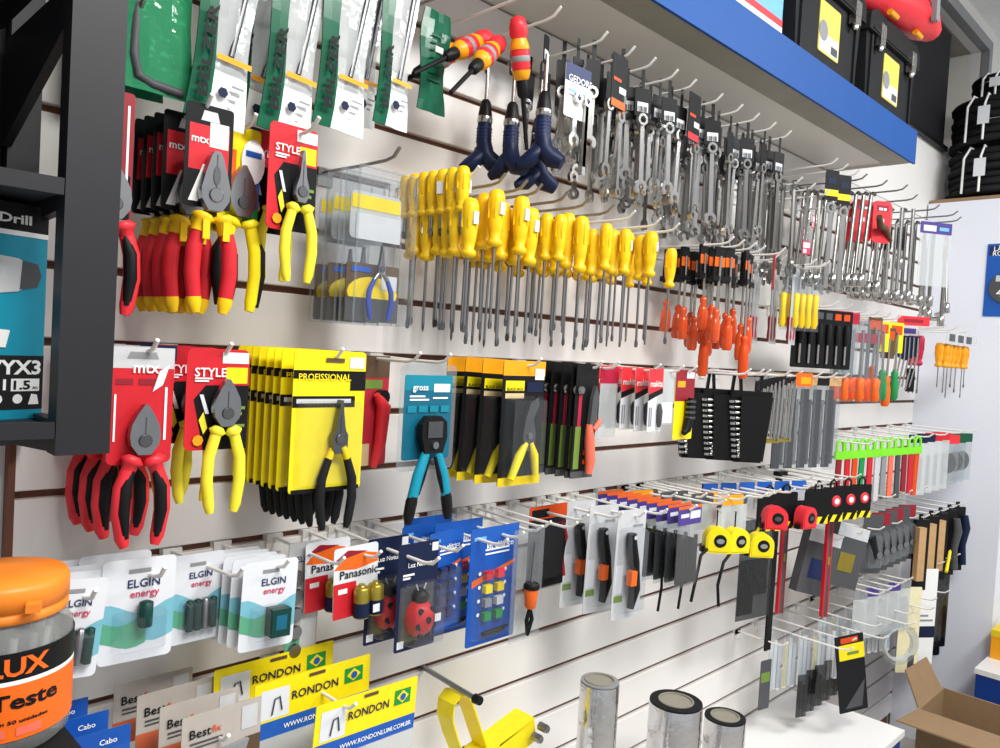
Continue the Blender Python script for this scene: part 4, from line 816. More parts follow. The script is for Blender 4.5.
def bluekit(X, d, w, h, label, kind, rz=0):
    t = thing('electrical_kit', label, 'kit', H(X, d, 9, -.004), rz)
    regs = [(0, 1, .88, 1, 'blue'), ([(.06, .50), (.95, .66), (.95, .69), (.06, .56)], 'orange'), (.30, .8, .80, .815, 'white'), (.3, .8, .765, .78, 'white'), (.06, .30, .90, .93, 'skyblue')]
    o = card(t, w, h, 'kitblue', regs, [('kit elétrico', .6, .845, .56, 'white')], top=.018, r=.004)
    cs = ['red', 'bred', 'byellow', 'myellow', 'mgrey', 'lgrey', 'green', 'flaggreen']
    for i in range(8):
        r, c = divmod(i, 2); x = -w*.16+c*w*.24; z = .018-h*.46-r*.024+.012
        G().box(x-.008, x+.008, -.012, -.002, z-.007, z+.007, cs[i] if kind else 'navy').build('connector', t)
        G().disc(x-.017 if c == 0 else x+.017, z+.004, .0035, -.0042, 'white', 10).build('number_dot', o)
    if kind: G().tube([(-w*.22, -.008, .018-h*.9), (w*.1, -.008, .018-h*.9), (w*.3, -.008, .018-h*.88)], [.004, .005, .002], 'black', 6).build('tester', t)
    blister(t, -w*.42, w*.42, .018-h*.96, .018-h*.36, .016)
bluekit(.968, .18, .118, .205, 'blue electrical kit card with coloured connectors, front one', 1)
bluekit(.94, .115, .115, .20, 'blue electrical kit card behind the front kit', 1)
bluekit(.915, .06, .112, .20, 'blue electrical kit card nearest the wall', 1)
bluekit(.872, .16, .085, .17, 'darker blue kit card beside the ladybird night lights', 0, .12); bluekit(.862, .10, .085, .17, 'darker blue kit card behind the one by the night lights', 0, .12)
for X, L in ((.925, .25), (.985, .23), (1.05, .21)): hook(X, 9, L, 'hookwhite', 'holding the blue kits')
t = thing('test_lamp', 'orange and black test lamp in a clear bag beside the blue kits', 'test lamp', H(1.03, .205, 9, -.004))
G().box(-.04, .04, -.001, 0, -.19, .012, 'clear2').build('bag', t)
G().tube([(.004, -.012, -.01), (.0, -.012, -.085)], [.003, .003], 'steel', 6).build('probe', t)
h = G().lathe([(.005, -.085), (.012, -.088), (.0135, -.095), (.010, -.128), (.008, -.13)], 'orange', 10, 'z', (0, -.012, 0)).build('handle', t); G().lathe([(.012, -.084), (.015, -.088), (.015, -.094), (.012, -.096)], 'black', 10, 'z', (0, -.012, 0)).build('collar', h)
G().tube([(0, -.012, -.128), (-.008, -.012, -.15), (-.004, -.012, -.175), (.006, -.012, -.15), (.002, -.012, -.135)], [.004, .004, .005, .004, .003], 'black', 6).build('lead', t)
t = thing('test_meter_pack', 'black and red test set in a clear blister above the groove', 'kit', H(1.205, .095, 9, -.008))
card(t, .115, .17, 'blackmat', [(0, 1, .84, 1, 'dorange'), (.05, .5, .86, .96, 'black'), (.45, .6, .3, .4, 'label'), ([(.05, .66), (.95, .78), (.95, .79), (.05, .675)], 'dred')], top=.02)
G().prism(rrect(-.045, .03, -.125, -.02, .01), -.02, -.002, 'rubber').build('case', t); G().tube([(.036, -.012, -.02), (.048, -.012, -.05), (.036, -.012, -.08), (.046, -.012, -.13)], .004, 'dred', 6).build('red_lead', t); G().tube([(.028, -.014, -.03), (.04, -.014, -.06), (.03, -.014, -.12)], .004, 'black', 6).build('black_lead', t)
for X, L in ((1.09, .2), (1.13, .23), (1.2, .2)): hook(X, 9, L, 'hookwhite', 'holding the test sets')
def cutter(X, d, i, label):
    t = thing('carded_cutter', label, 'cutter', H(X, d, 9, -.004), -.12, .02)
    card(t, .085, .225, 'lgrey', [(.05, .35, .16, .22, 'olive'), (.05, .3, .24, .5, 'paper'), (.55, .9, .84, .86, 'mgrey')], top=.016, r=.004)
    blister(t, -.036, .038, -.195, -.02, .022)
    h = G().tube([(-.012, -.014, -.03), (-.010, -.014, -.05), (.0, -.014, -.09), (.010, -.014, -.12)], [.010, .011, .012, .008], 'black', 8).build('upper_handle', t)
    G().tube([(.006, -.014, -.11), (.008, -.014, -.145), (.0, -.014, -.185)], [.010, .012, .007], 'rubber', 8).build('lower_handle', t)
    G().box(-.016, .0, -.026, -.012, -.135, -.105, 'orange').build('release_button', t); G().box(.010, .016, -.018, -.010, -.17, -.12, 'lgrey').build('blade', t); G().disc(-.012, -.036, .0045, -.0255, 'lgrey', 10).build('rivet', h)
cutter(1.328, .215, 2, 'black cutter with orange button on a grey card beside the tie bags'); cutter(1.312, .155, 1, 'black cutter with orange button on a grey card, middle one of three'); cutter(1.303, .10, 0, 'black cutter on a grey card next to the test set')
hook(1.335, 9, .24, 'hookwhite', 'holding the grey cutter cards'); hook(1.285, 9, .22, 'hookwhite', 'holding the grey cutter cards'); hook(1.40, 9, .25, 'hookwhite', 'holding the grey cutter cards')

# ---- cable tie bags, tape measures
def tiebag(X, d, first=[]):
    lab = 'bag of black cable ties with a purple header'
    if first: return dup(first[0], H(X, d, 9, -.006), J(.05)-.1, J(.02), lab, 'purple-headed cable tie bags')
    t = thing('cable_tie_bag', lab, 'package', H(X, d, 9, -.006), -.1, 0, 'purple-headed cable tie bags')
    card(t, .085, .042, 'purple', [(0, 1, .84, 1, 'orange'), (.5, .94, .3, .7, 'label'), (.1, .45, .4, .6, 'paper')], top=.014)
    for i in range(7): G().box(-.034+.0105*i, -.026+.0105*i, .001, .006, -.158, -.055-.003*(i % 3), 'black').build('cable_tie', t)
    G().box(-.0425, .0425, -.001, -.0004, -.165, -.028, 'clear').build('film', t)
    first.append(t); return t
for i in range(9): tiebag(1.487+.002*i, .04+.0255*i)
for i, (x, d, z) in enumerate(((1.46, .14, -.19), (1.475, .2, -.2), (1.5, .235, -.19))): tag(G().tube([(x, -d, Z0-.9-.12), (x+.004, -d, Z0-.9+z+.02), (x-.01, -d-.003, Z0-.9+z-.03)], .0034, 'black', 6).build('cable_tie'), 'long loose black cable tie poking below the tie bags', 'cable tie', 'loose cable ties')
hook(1.50, 9, .26, 'hookwhite', 'holding the cable tie bags')
for i in range(8):
    pouch(1.57+.055*(i % 4)+.02*(i//4), .07+.05*(i % 4), 9, -.006, .07, .09, 'dgrey' if i % 3 else 'amber', [(0, -.07, -.03, .012, 'mgrey', 'b'), (.015, -.075, -.03, .008, 'olive', 'b')], 'small clear bag hanging between the tie bags and tape measures', 'small bags by the tape measures', rz=-.3, headh=.025)
def tape(X, d, k, z, mat, label, rz, r=.036):
    t = thing('tape_measure', label, 'tape measure', (X, -d, Z0-.1*k+z), rz)
    P = [(-.034, -.034), (.034, -.034), (.036, -.022), (.036, .004)]+[(.036*math.cos(a), .004+.032*math.sin(a)) for a in (.3, .7, 1.1, 1.57, 2.0, 2.4)]+[(-.034, .008)]
    b = G().prism(P, -.018, .018, mat, True).build('case', t)
    s2 = G(); s2.prism([(x*.86, z2*.86+.001) for x, z2 in P], -.0205, -.0175, mat); s2.build('case_face', b)
    G().lathe([(.016, -.023), (.018, -.0205)], 'black', 16, 'y', (.004, 0, .0)).build('badge', b)
    G().disc(.004, 0, .011, -.0232, 'mgrey' if mat != 'bred' else 'dgrey', 14, .007).build('badge_print', b)
    G().box(-.044, -.032, -.008, .008, -.034, -.020, 'black').build('blade_mouth', t)
    G().tube([(0, .006, .034), (0, .006, .08)], .002, 'black', 6).build('strap', t); t.scale = (.84, .84, .84)
    return t
for q, xq in enumerate((1.595, 1.66, 1.692, 1.806)): hook(xq, 9, .15+.04*q, 'hookwhite', 'holding the small bags by the tape measures')
tape(1.625, .245, 9, -.083, 'byellow', 'yellow tape measure next to the cable tie bags', -.75); tape(1.705, .25, 9, -.094, 'byellow', 'yellow tape measure between two other yellow ones', -.4); tape(1.815, .258, 9, -.118, 'byellow', 'yellow tape measure hanging lowest beside the red one', -.75, .04)
tape(1.90, .25, 9, -.062, 'bred', 'red tape measure above the lowest yellow one', -.75); tape(2.075, .255, 9, -.08, 'bred', 'orange-red tape measure by the striped black packs', -.2); tape(1.77, .12, 9, -.055, 'red', 'red tape measure in a bag behind the yellow ones', -.5)
for i, (p, n) in enumerate((([(1.585, -.245, -1.0), (1.56, -.245, -1.01), (1.545, -.245, -1.06), (1.53, -.245, -1.11)], 'first'), ([(1.69, -.25, -1.02), (1.655, -.25, -1.04), (1.635, -.25, -1.09), (1.645, -.25, -1.14)], 'second'))):
    tag(G().tube([(a, b, Z0+c) for a, b, c in p], .004, 'black', 6).build('wrist_strap'), 'black wrist strap dangling from the '+('tape measure by the tie bags' if i == 0 else 'middle yellow tape measure'), 'strap')
for X, L in ((1.625, .26), (1.725, .26), (1.77, .2), (1.845, .27), (1.90, .26), (1.95, .28), (2.068, .27)): hook(X, 9, L, 'hookwhite', 'holding the tape measures')
t = pouch(2.02, .15, 10, -.012, .14, .275, None, [(-.03, -.25, -.1, .03, 'rubber', 'b'), (.03, -.2, -.1, .025, 'dgrey', 'b')], 'dark bag of black tools under the tape measures', film='greyclear', rz=-.2)
hook(2.02, 10, .2, 'hookwhite', 'holding the dark tool bag')
for i in range(7):   # striped black trowel packs
    X = 1.97+.075*i; t = thing('trowel_pack', 'black hang pack with yellow stripes and round badge', 'package', H(X, .20+.012*i, 9, -.012), -.45, 0, 'striped black packs')
    G().tube([(-.012, 0, -.012), (-.010, 0, .010), (0, 0, .018), (.010, 0, .010), (.012, 0, -.012)], .003, 'black', 6).build('hanger_loop', t)
    card(t, .075, .10, 'black', [([(.0, .0), (.2, .0), (.35, .2), (.15, .2)], 'byellow'), ([(.4, .0), (.6, .0), (.75, .2), (.55, .2)], 'byellow'), ([(.8, .0), (1, .0), (1, .2), (.95, .2)], 'byellow')], top=-.004)
    if i > 3: G().lathe([(.015, -.004), (.017, -.002)], 'bred', 14, 'y', (.012, 0, -.045)).build('badge', t); G().disc(.012, -.045, .009, -.0045, 'label', 12).build('badge_print', t)
for i in range(5): hook(2.115+.08*i, 9, .26, 'hookwhite', 'holding the striped black packs')
for i in range(6): pouch(1.80+.06*i, .12+.02*i, 9, .0, .05, .055, 'blue', [(0, -.035, -.015, .014, 'skyblue', 'b')], 'small blue and clear bag behind the tape measures', 'small blue bags', rz=-.4, headh=.025)
# rules and levels
t = thing('steel_square', 'long black rule hanging behind the red tape measure', 'rule', H(2.235, .10, 9, -.01), -.1); G().box(-.014, .014, -.003, .003, -.52, .015, 'black').build('blade', t); G().box(-.016, .03, -.01, .01, -.0, .02, 'black').build('stock', t)
for X, d, n in ((2.30, .10, 'rear'), (2.385, .2, 'front')):
    t = thing('spirit_level', 'slim red and grey level hanging below the striped packs, %s one' % n, 'level', H(X, d, 10, -.0), -.4); G().box(-.012, -.006, -.006, .006, -.33, .01, 'red').build('edge', t); G().box(-.006, .006, -.005, .005, -.33, .01, 'dgrey').build('web', t); G().box(.006, .010, -.006, .006, -.33, .01, 'red' if d > .15 else 'dred').build('edge', t); G().box(-.004, .004, -.0065, .0065, -.17, -.145, 'olive').build('vial', t)
    hook(X, 10, .24, 'hookwhite', 'holding the levels')
hook(2.235, 9, .2, 'hookwhite', 'holding the black rule')
for i, (X, d) in enumerate(((2.44, .15), (2.61, .17))):
    t = thing('blade_box', 'flat grey box with pale label '+('beside the front level' if i == 0 else 'beside the dark blister packs'), 'box', H(X, d, 11, .02), -.35, .25)
    G().box(-.07, .07, -.03, 0, -.20, .0, 'dgrey').build('box_body', t); G().box(-.07, .07, -.031, -.0302, -.04, .0, 'lgrey').build('label', t); G().box(-.04, .03, -.0315, -.031, -.15, -.09, 'gold' if i else 'navy').build('print', t)
    hook(X, 11, .22, 'hookwhite', 'holding the flat grey boxes')
for i in range(6):
    t = thing('blister_pack', 'dark grey blister pack with silver fitting and maroon top', 'package', H(2.75+.066*i, .20, 10.5, -.02), -.5, 0, 'dark grey blister packs'); card(t, .08, .20, 'dgrey', [(0, 1, .78, 1, 'dred' if i % 2 else 'dgrey')], top=.012)
    G().tube([(-.02, -.012, -.06), (.0, -.012, -.11), (.0, -.012, -.15)], [.018, .014, .006], 'rubber', 8).build('tool_body', t); G().lathe([(.012, -.024), (.014, -.012)], 'steel', 10, 'y', (.014, 0, -.12)).build('knob', t); blister(t, -.034, .034, -.17, -.05, .02, 'clear2')
    hook(2.73+.085*i, 10.0 if i % 2 else 11.0, .24, 'hookwhite', 'holding the dark blister packs')
for i in range(5):
    t = thing('hand_float', 'black trowel float with wooden edge by the white partition', 'trowel', H(3.13+.115*i, .235, 11, -.01), -.55, 0, 'wooden-edged floats')
    G().box(-.03, .03, -.012, 0, -.26, .0, 'black').build('blade', t)
    if i < 3: G().box(-.032, -.002, -.034, -.012, -.22, -.025, 'wood').build('wooden_edge', t)
    else: G().tube([(.01, -.03, -.03), (.016, -.034, -.08), (.008, -.03, -.15), (.014, -.03, -.23)], [.012, .016, .012, .014], 'dgrey' if i == 3 else 'dnavy', 8).build('handle', t)
    G().box(-.008, .008, -.002, .002, .0, .02, 'black').build('hanger', t)
    hook(3.13+.115*i, 11, .26, 'hookwhite', 'holding the wooden-edged floats')

# ================================================================== ROW E: header bags and cards low on the wall (groove eleven)
def rondon(X, d, label, rz=0, ry=0):
    t = thing('header_bag', label, 'package', H(X, d, 11, .006), rz, ry); w, h = .195, .082
    o = card(t, w, h, 'byellow', [(0, 1, 0, .30, 'blue'), (.05, .28, .34, .86, 'paper'), (.76, .93, .56, .84, 'flaggreen'), ([(.78, .70), (.845, .58), (.91, .70), (.845, .82)], 'byellow'), (.44, .58, .9, .96, 'brown')], [('RONDON', .50, .66, .40, 'dnavy'), ('WWW.RONDONLUMI.COM.BR', .6, .15, .72, 'white')], top=.03, r=.002, name='header')
    G().disc(w*.345, .03-h*.3, .0055, -.0034, 'blue', 12).build('flag_disc', o)
    G().tube([(-w*.36, -.003, -.018), (-w*.34, -.003, .004), (-w*.30, -.003, .006), (-w*.28, -.003, -.014)], .0012, 'dgrey', 5).build('lamp_drawing', o)
    G().box(-w/2, w/2, -.002, -.0012, -.20, .03-h+.001, 'bagclear').build('bag', t)
    G().tube([(-.05, .006, -.14), (0, .004, -.11), (.06, .006, -.15)], [.012, .016, .012], 'lgrey', 8).build('fitting', t)
    return t
rondon(.596, .105, 'yellow and blue header bag nearest the wall of the three').location.z += .014; rondon(.632, .155, 'yellow and blue header bag in the middle of the three'); rondon(.692, .208, 'yellow and blue header bag twisted at the hook tip', .08, .06).location.z -= .03
hook(.645, 11, .245, 'hookwhite', 'holding the yellow and blue header bags')
def best(X, d, label):
    t = thing('carded_fitting', label, 'package', H(X, d, 11, .018)); w = .108
    card(t, w, .085, 'bestgrey', [(0, .28, 0, .38, 'bestorange'), ([(.62, .0), (1, .0), (1, .42), (.8, .42)], 'brown'), (.74, .95, .55, .92, 'lgrey'), (.1, .5, .55, .58, 'dgrey'), (.1, .44, .49, .515, 'dgrey')], [('Best', .22, .72, .26, 'black'), ('fix', .42, .72, .12, 'dorange')], top=.02, r=.002)
    G().prism([(-.02, -.05), (.03, -.045), (.035, -.03), (-.015, -.035)], -.008, -.001, 'mgrey').build('bracket', t)
for i, (X, d, n) in enumerate(((.440, .045, 'nearest the wall'), (.452, .095, 'second from the wall'), (.462, .145, 'third from the wall'), (.472, .19, 'at the hook tip'))): best(X, d, 'grey and orange fitting card, '+n)
hook(.468, 11, .215, 'hookwhite', 'holding the grey and orange cards')
for i, (X, d) in enumerate(((.318, .10), (.326, .15), (.334, .20))):
    t = thing('cable_card', 'blue cable card low beside the black stand, '+('rear', 'middle', 'front')[i]+' one', 'package', H(X-.015, d, 11, .045)); card(t, .065, .11, 'blue', [(0, 1, .8, 1, 'kitblue'), (.05, .3, .1, .7, 'skyblue')], [('Cabo', .62, .88, .3, 'white')], top=.012, r=.002)
hook(.315, 11, .18, 'hookwhite', 'holding the blue cable cards')

# ---- yellow clamp on a bolt
t = thing('band_clamp', 'bent yellow metal clamp with bolts hanging low on the wall', 'clamp', (.975, -.095, Z0-1.212))
P = [(.03, -.16), (-.008, -.085), (-.026, -.04), (-.024, -.012), (-.008, .0), (.012, -.004), (.024, -.02), (.075, -.13)]
g = G(); w = .022
for a, b in zip(P, P[1:]):
    q = [(a[0], -w, a[1]), (b[0], -w, b[1]), (b[0], w, b[1]), (a[0], w, a[1])]; nx, nz = (b[1]-a[1]), -(b[0]-a[0]); l = math.hypot(nx, nz); nx, nz = nx/l*.003, nz/l*.003
    q2 = [(x+nx, y, z+nz) for x, y, z in q]; g.add(q+q2, [(0, 1, 2, 3), (7, 6, 5, 4), (0, 4, 5, 1), (1, 5, 6, 2), (2, 6, 7, 3), (3, 7, 4, 0)], 'byellow')
g.build('band', t)
g = G(); g.prism([(.085, -.17), (.20, -.145), (.19, -.10), (.095, -.12)], -.03, -.024, 'byellow'); g.prism([(.05, -.135), (.19, -.10), (.19, -.095), (.05, -.13)], -.03, .022, 'byellow'); g.build('bracket', t)
for x, z in ((.178, -.125), (.196, -.11)): G().lathe([(.007, -.062), (.0085, -.058), (.0085, -.04)], 'steel', 10, 'y', (x, 0, z)).build('bolt', t)
t = thing('wall_bolt', 'short steel bolt with black end above the yellow clamp', 'bolt', (.975, 0, Z0-1.2)); G().tube([(0, .008, 0), (0, -.15, -.008)], .005, 'steel', 8).build('pin', t); G().lathe([(.008, -.16), (.009, -.145)], 'black', 10, 'y', (0, -.0, -.008)).build('collar', t)

# ---- foil rolls on the bench
def foilroll(X, d, r, h, label, core=.62, dark=False):
    t = thing('foil_roll', label, 'roll', (X, -d, Z0-1.70)); n = 28
    g = G(); g.lathe([(r*.99, 0), (r, .004), (r*.995, h*.3), (r, h*.6), (r*.99, h-.002), (r*.98, h)], 'foil', n); g.build('foil', t)
    def annulus(ro, ri, z, m, nm):
        q = G(); q.T = Matrix.Translation((0, 0, z)) @ Matrix.Rotation(-PI/2, 4, 'X'); q.ring(0, 0, ro, ri, -.002, .001, m, 24); q.build(nm, t)
    annulus(r*.97, r*core, h+.002, 'blackmat' if dark else 'mgrey', 'roll_edge')
    annulus(r*core, r*core*.9, h+.004, 'core', 'core_rim'); G().lathe([(r*core*.9, h-.0), (r*core*.9, h+.003)], 'core', 20).build('core', t)
foilroll(1.274, .2, .040, .462, 'tall slim silver foil roll standing on the bench', .78); foilroll(1.571, .2, .0615, .336, 'wide silver foil roll with dark core on the bench', .66, True); foilroll(1.81, .2, .052, .229, 'short silver foil roll beside the wide one', .70, True)

# ================================================================== LOWER RIGHT: bits, blades, carton
for i in range(13): pouch(2.30+.06*i, .10+.02*(i % 6), 14, -.006, .05, .17, None, [(-.018, -.165, -.02, .006, 'cream' if i % 2 else 'white', 'b'), (-.002, -.16, -.01, .006, 'white', 'b'), (.014, -.165, -.03, .006, 'paper', 'b')], 'narrow clear bag of pale sticks low on the wall', 'bags of pale sticks', film='clear', rz=-.4)
for i in range(6): pouch(2.34+.06*i, .17, 15, -.02, .04, .13, None, [(-.006, -.12, -.01, .006, 'dgrey', 'b'), (.01, -.12, -.02, .004, 'black', 'b')], 'narrow bag of dark bits under the pale sticks', 'bags of dark bits', film='greyclear', rz=-.4)
t = thing('blade_card', 'black and yellow blade pack tilted on the lowest hooks', 'package', H(2.44, .26, 14, -.0), -.55, -.16); card(t, .10, .24, 'blackmat', [(.12, 1, .68, .88, 'byellow'), (.2, .8, .9, .97, 'dorange'), (.4, .8, .74, .78, 'olive'), ([(.2, .05), (.8, .05), (.95, .4)], 'dgrey')], top=.02)
t = thing('blade_card', 'small grey card near the bench edge by the pale sticks', 'package', H(2.235, .10, 14, -.06), -.2); card(t, .05, .15, 'dgrey', [(.1, .9, .55, .75, 'olive')], top=.0)
hook(2.235, 14, .16, 'hookwhite', 'by the small grey card')
for X, L in ((2.36, .3), (2.45, .28), (2.56, .33), (2.66, .28), (2.78, .34), (2.9, .3), (3.02, .33), (3.15, .3), (3.3, .3)): hook(X, 14, L, 'hookwhite', 'holding the pale sticks and blades')
for i in range(5): pouch(2.68+.07*i, .2+.012*i, 13, -.015, .06, .17, 'purple' if i % 2 else 'mgrey', [(0, -.15, -.05, .018, 'lgrey', 'b'), (.02, -.15, -.06, .006, 'cream', 'b')], 'clear bag with purple header above the pale sticks', 'purple-headed clear bags', rz=-.4, headh=.03)
for X in (2.68, 2.75, 2.82, 2.89, 2.96): hook(X, 13, .27, 'hookwhite', 'holding the purple-headed clear bags')
t = thing('roller_pack', 'coil of clear hose hung by the pale yellow pack', 'hose', H(2.80, .29, 14, -.03), -.6)
G().ring(0, -.05, .07, .06, -.01, .01, 'clear2', 20).build('hose_coil', t); G().ring(0, -.05, .058, .05, -.008, .008, 'bagclear', 20).build('inner_coil', t)
t = thing('filler_pack', 'long pale yellow pack hanging before the saw blades', 'package', H(3.03, .25, 13.5, -.0), -.6); card(t, .085, .31, 'cream', [(.2, .8, .5, .52, 'beige'), (.55, .85, .05, .2, 'dgrey')], top=.01)
t = thing('filler_pack', 'white and navy pack between the pale yellow pack and saw blades', 'package', H(3.19, .25, 13, -.01), -.6); card(t, .10, .36, 'white', [(0, 1, .28, .40, 'dnavy'), (.1, .9, .45, .47, 'mgrey'), (.1, .7, .5, .52, 'mgrey')], top=.01)
for i in range(5):
    t = thing('saw_blade_bag', 'tall black saw blade bag beside the white partition', 'package', H(3.32+.07*i, .19, 13, -.02-.02*(i % 2)), -.55, 0, 'tall black saw blade bags'); card(t, .085, .40, 'black', [(.1, .9, .9, .98, 'dgrey' if i != 2 else 'purple'), (.2, .4, .1, .8, 'dgrey')], top=.012); G().box(-.043, .043, -.004, -.003, -.385, .0, 'greyclear').build('film', t)
    hook(3.32+.07*i, 13, .27, 'hookwhite', 'holding the saw blade bags')
t = thing('pencil', 'yellow carpenter pencil lying across the saw blade hooks', 'pencil', (3.36, -.275, Z0-1.29), .2, -.35); G().lathe([(.006, -.08), (.006, .07)], 'byellow', 6, 'x').build('barrel', t); G().lathe([(.006, .07), (.001, .085)], 'wood', 6, 'x').build('tip', t)

# carton with open flaps
t = thing('carton', 'open brown cardboard carton with raised flaps beside the low bench', 'box', (3.06, -.60, 0), 0)
W, D, Ht, th = .14, .27, Z0-1.722, .006
for nm, a in (('side', (-W, -W+th, -D, D)), ('side', (W-th, W, -D, D)), ('side', (-W+th, W-th, -D, -D+th)), ('side', (-W+th, W-th, D-th, D))): G().box(a[0], a[1], a[2], a[3], 0, Ht, 'cardboard').build(nm, t)
G().box(-W+th, W-th, -D+th, D-th, 0, th, 'dcard').build('bottom', t)
def flap(p, nm='flap'):
    g = G(); a = [Vector(q) for q in p]; n = (a[1]-a[0]).cross(a[2]-a[0]).normalized()*.005; g.add([tuple(q) for q in a]+[tuple(q+n) for q in a], [(3, 2, 1, 0), (4, 5, 6, 7)]+[(i, (i+1) % 4, (i+1) % 4+4, i+4) for i in range(4)], 'cardboard'); g.build(nm, t)
flap([(-W, D, Ht), (-W, -D, Ht), (-W-.22, -D+.02, Ht+.028), (-W-.22, D-.0, Ht+.028)])
flap([(W-.01, D, Ht), (-W+.01, D, Ht), (-W+.03, D+.055, Ht+.11), (W-.02, D+.055, Ht+.10)])
flap([(W, -D, Ht), (W, D, Ht), (W+.02, D-.02, Ht-.12), (W+.02, -D+.02, Ht-.12)])
flap([(-W, -D, Ht), (W, -D, Ht), (W-.02, -D-.12, Ht-.12), (-W+.02, -D-.12, Ht-.12)])
t = thing('yellow_box', 'small yellow tool box on the bench by the far slatwall', 'box', (3.72, -.47, Z0-1.70)); G().box(-.09, .09, -.09, .09, 0, .09, 'amber').build('box_body', t); G().box(-.092, .092, -.092, .092, .09, .115, 'myellow').build('lid', t); G().box(-.0935, -.0925, -.06, -.01, .03, .07, 'black').build('label', t)

# ================================================================== LEFT: jar, drill box
JX, JY, JZ = .186, -.318, Z0-.957
t = thing('screwdriver_jar', 'clear plastic jar with orange lid and orange and black label', 'jar', (JX, JY, JZ), -.36); t.scale = (.96, .96, .95)
G().lathe([(.056, 0), (.062, .006), (.0635, .02), (.0635, .095), (.062, .108), (.055, .120), (.053, .126)], 'jarclear', 40).build('jar_body', t)
o = G(); n = 48; R_ = .0642
def band(z0, z1, m, r=R_):
    vs_ = [(r*math.sin(2*PI*j/n), -r*math.cos(2*PI*j/n), z) for z in (z0, z1) for j in range(n)]; o.add(vs_, [(j, (j+1) % n, (j+1) % n+n, j+n) for j in range(n)], m, True)
band(.018, .070, 'orangelabel'); band(.070, .074, 'white'); band(.074, .100, 'black'); lb = o.build('label', t)
def wrapf(r): return lambda p: (r*math.sin(p[0]/r), -r*math.cos(p[0]/r), p[2])
for tx, cx, cz, w, m, h in (('FOXLUX', .0, .087, .105, 'orangelabel', .016), ('Chave Teste', -.004, .055, .135, 'black', .0135), ('Contém 50 unidades', .022, .036, .062, 'black', .0032)):
    letter(G(), tx, cx, cz, w, m, 0, h=h, bend=wrapf(R_+.0006), bold=.03).build('lettering', lb)
for cx, w in ((-.03, .02), (.006, .02), (.036, .022)):
    q = G(); v = [(cx-w/2, 0, .022), (cx, 0, .022), (cx+w/2, 0, .022), (cx+w/2, 0, .030), (cx, 0, .030), (cx-w/2, 0, .030)]; q.add([wrapf(R_+.0005)(p) for p in v], [(0, 1, 4, 5), (1, 2, 3, 4)], 'salmon'); q.build('label_mark', lb)
G().lathe([(.055, .122), (.058, .124), (.058, .130), (.0565, .131), (.0565, .134), (.0585, .135), (.0585, .152), (.056, .158), (.02, .160)], 'orangelid', 48).build('lid', t)
G().box(.028, .04, -.062, -.05, .136, .144, 'orangelid').build('lid_tab', t)
for i in range(14): a = 2*PI*i/14; tt = G().tube([(.036*math.cos(a), .036*math.sin(a), .004), (.042*math.cos(a+.2), .042*math.sin(a+.2), .105)], [.006, .004], 'lgrey' if i % 2 else 'mgrey', 6).build('test_screwdriver', t)

t = thing('drill_box', 'teal and black cardboard drill box on the black rack', 'box', (.243, -.205, Z0-.677), .28)
bw, bh, bd = .30, .222, .09
b = G().box(-bw, 0, 0, bd, 0, bh, 'drillteal').build('box_body', t)
g = G(); g.quad(-bw, 0, bh-.028, bh, -.0006, 'blackmat'); g.quad(-bw, 0, bh-.033, bh-.028, -.0008, 'white'); g.quad(-bw, 0, .010, .066, -.0006, 'blackmat'); g.build('print_panels', b)
letter(G(), 'Driver Drill', -.062, bh-.016, .088, 'white', -.0012, h=.009, bold=.03).build('lettering', b)
letter(G(), 'HP333DWYX3', -.074, .054, .142, 'white', -.0012, h=.014, bold=.03).build('lettering', b)
letter(G(), 'Li-ion 1', -.068, .036, .060, 'white', -.0012, h=.011, bold=.02).build('lettering', b)
G().quad(-.033, -.004, .029, .042, -.0012, 'white').build('capacity_plate', b); letter(G(), '1.5', -.022, .0355, .017, 'black', -.0016, h=.009, bold=.03).build('lettering', b); letter(G(), 'Ah', -.0085, .0325, .006, 'black', -.0016, h=.003).build('lettering', b)
for x in (-.062, -.046, -.026): G().disc(x, .021, .005, -.0012, 'white', 12).build('icon', b)
G().poly([(-.015, .015), (-.004, .015), (-.006, .025), (-.012, .026)], -.0012, 'white').build('icon', b)
g = G(); g.poly([(-.10, .13), (-.055, .128), (-.03, .132), (-.014, .14), (-.012, .158), (-.03, .166), (-.06, .168), (-.10, .166)], -.0012, 'lgrey'); g.poly([(-.028, .134), (-.010, .138), (-.006, .15), (-.010, .162), (-.026, .164)], -.0014, 'dgrey'); g.poly([(-.075, .09), (-.052, .088), (-.05, .13), (-.072, .13)], -.0013, 'dgrey'); g.poly([(-.08, .076), (-.04, .074), (-.036, .092), (-.078, .094)], -.0015, 'white'); g.build('drill_picture', b)

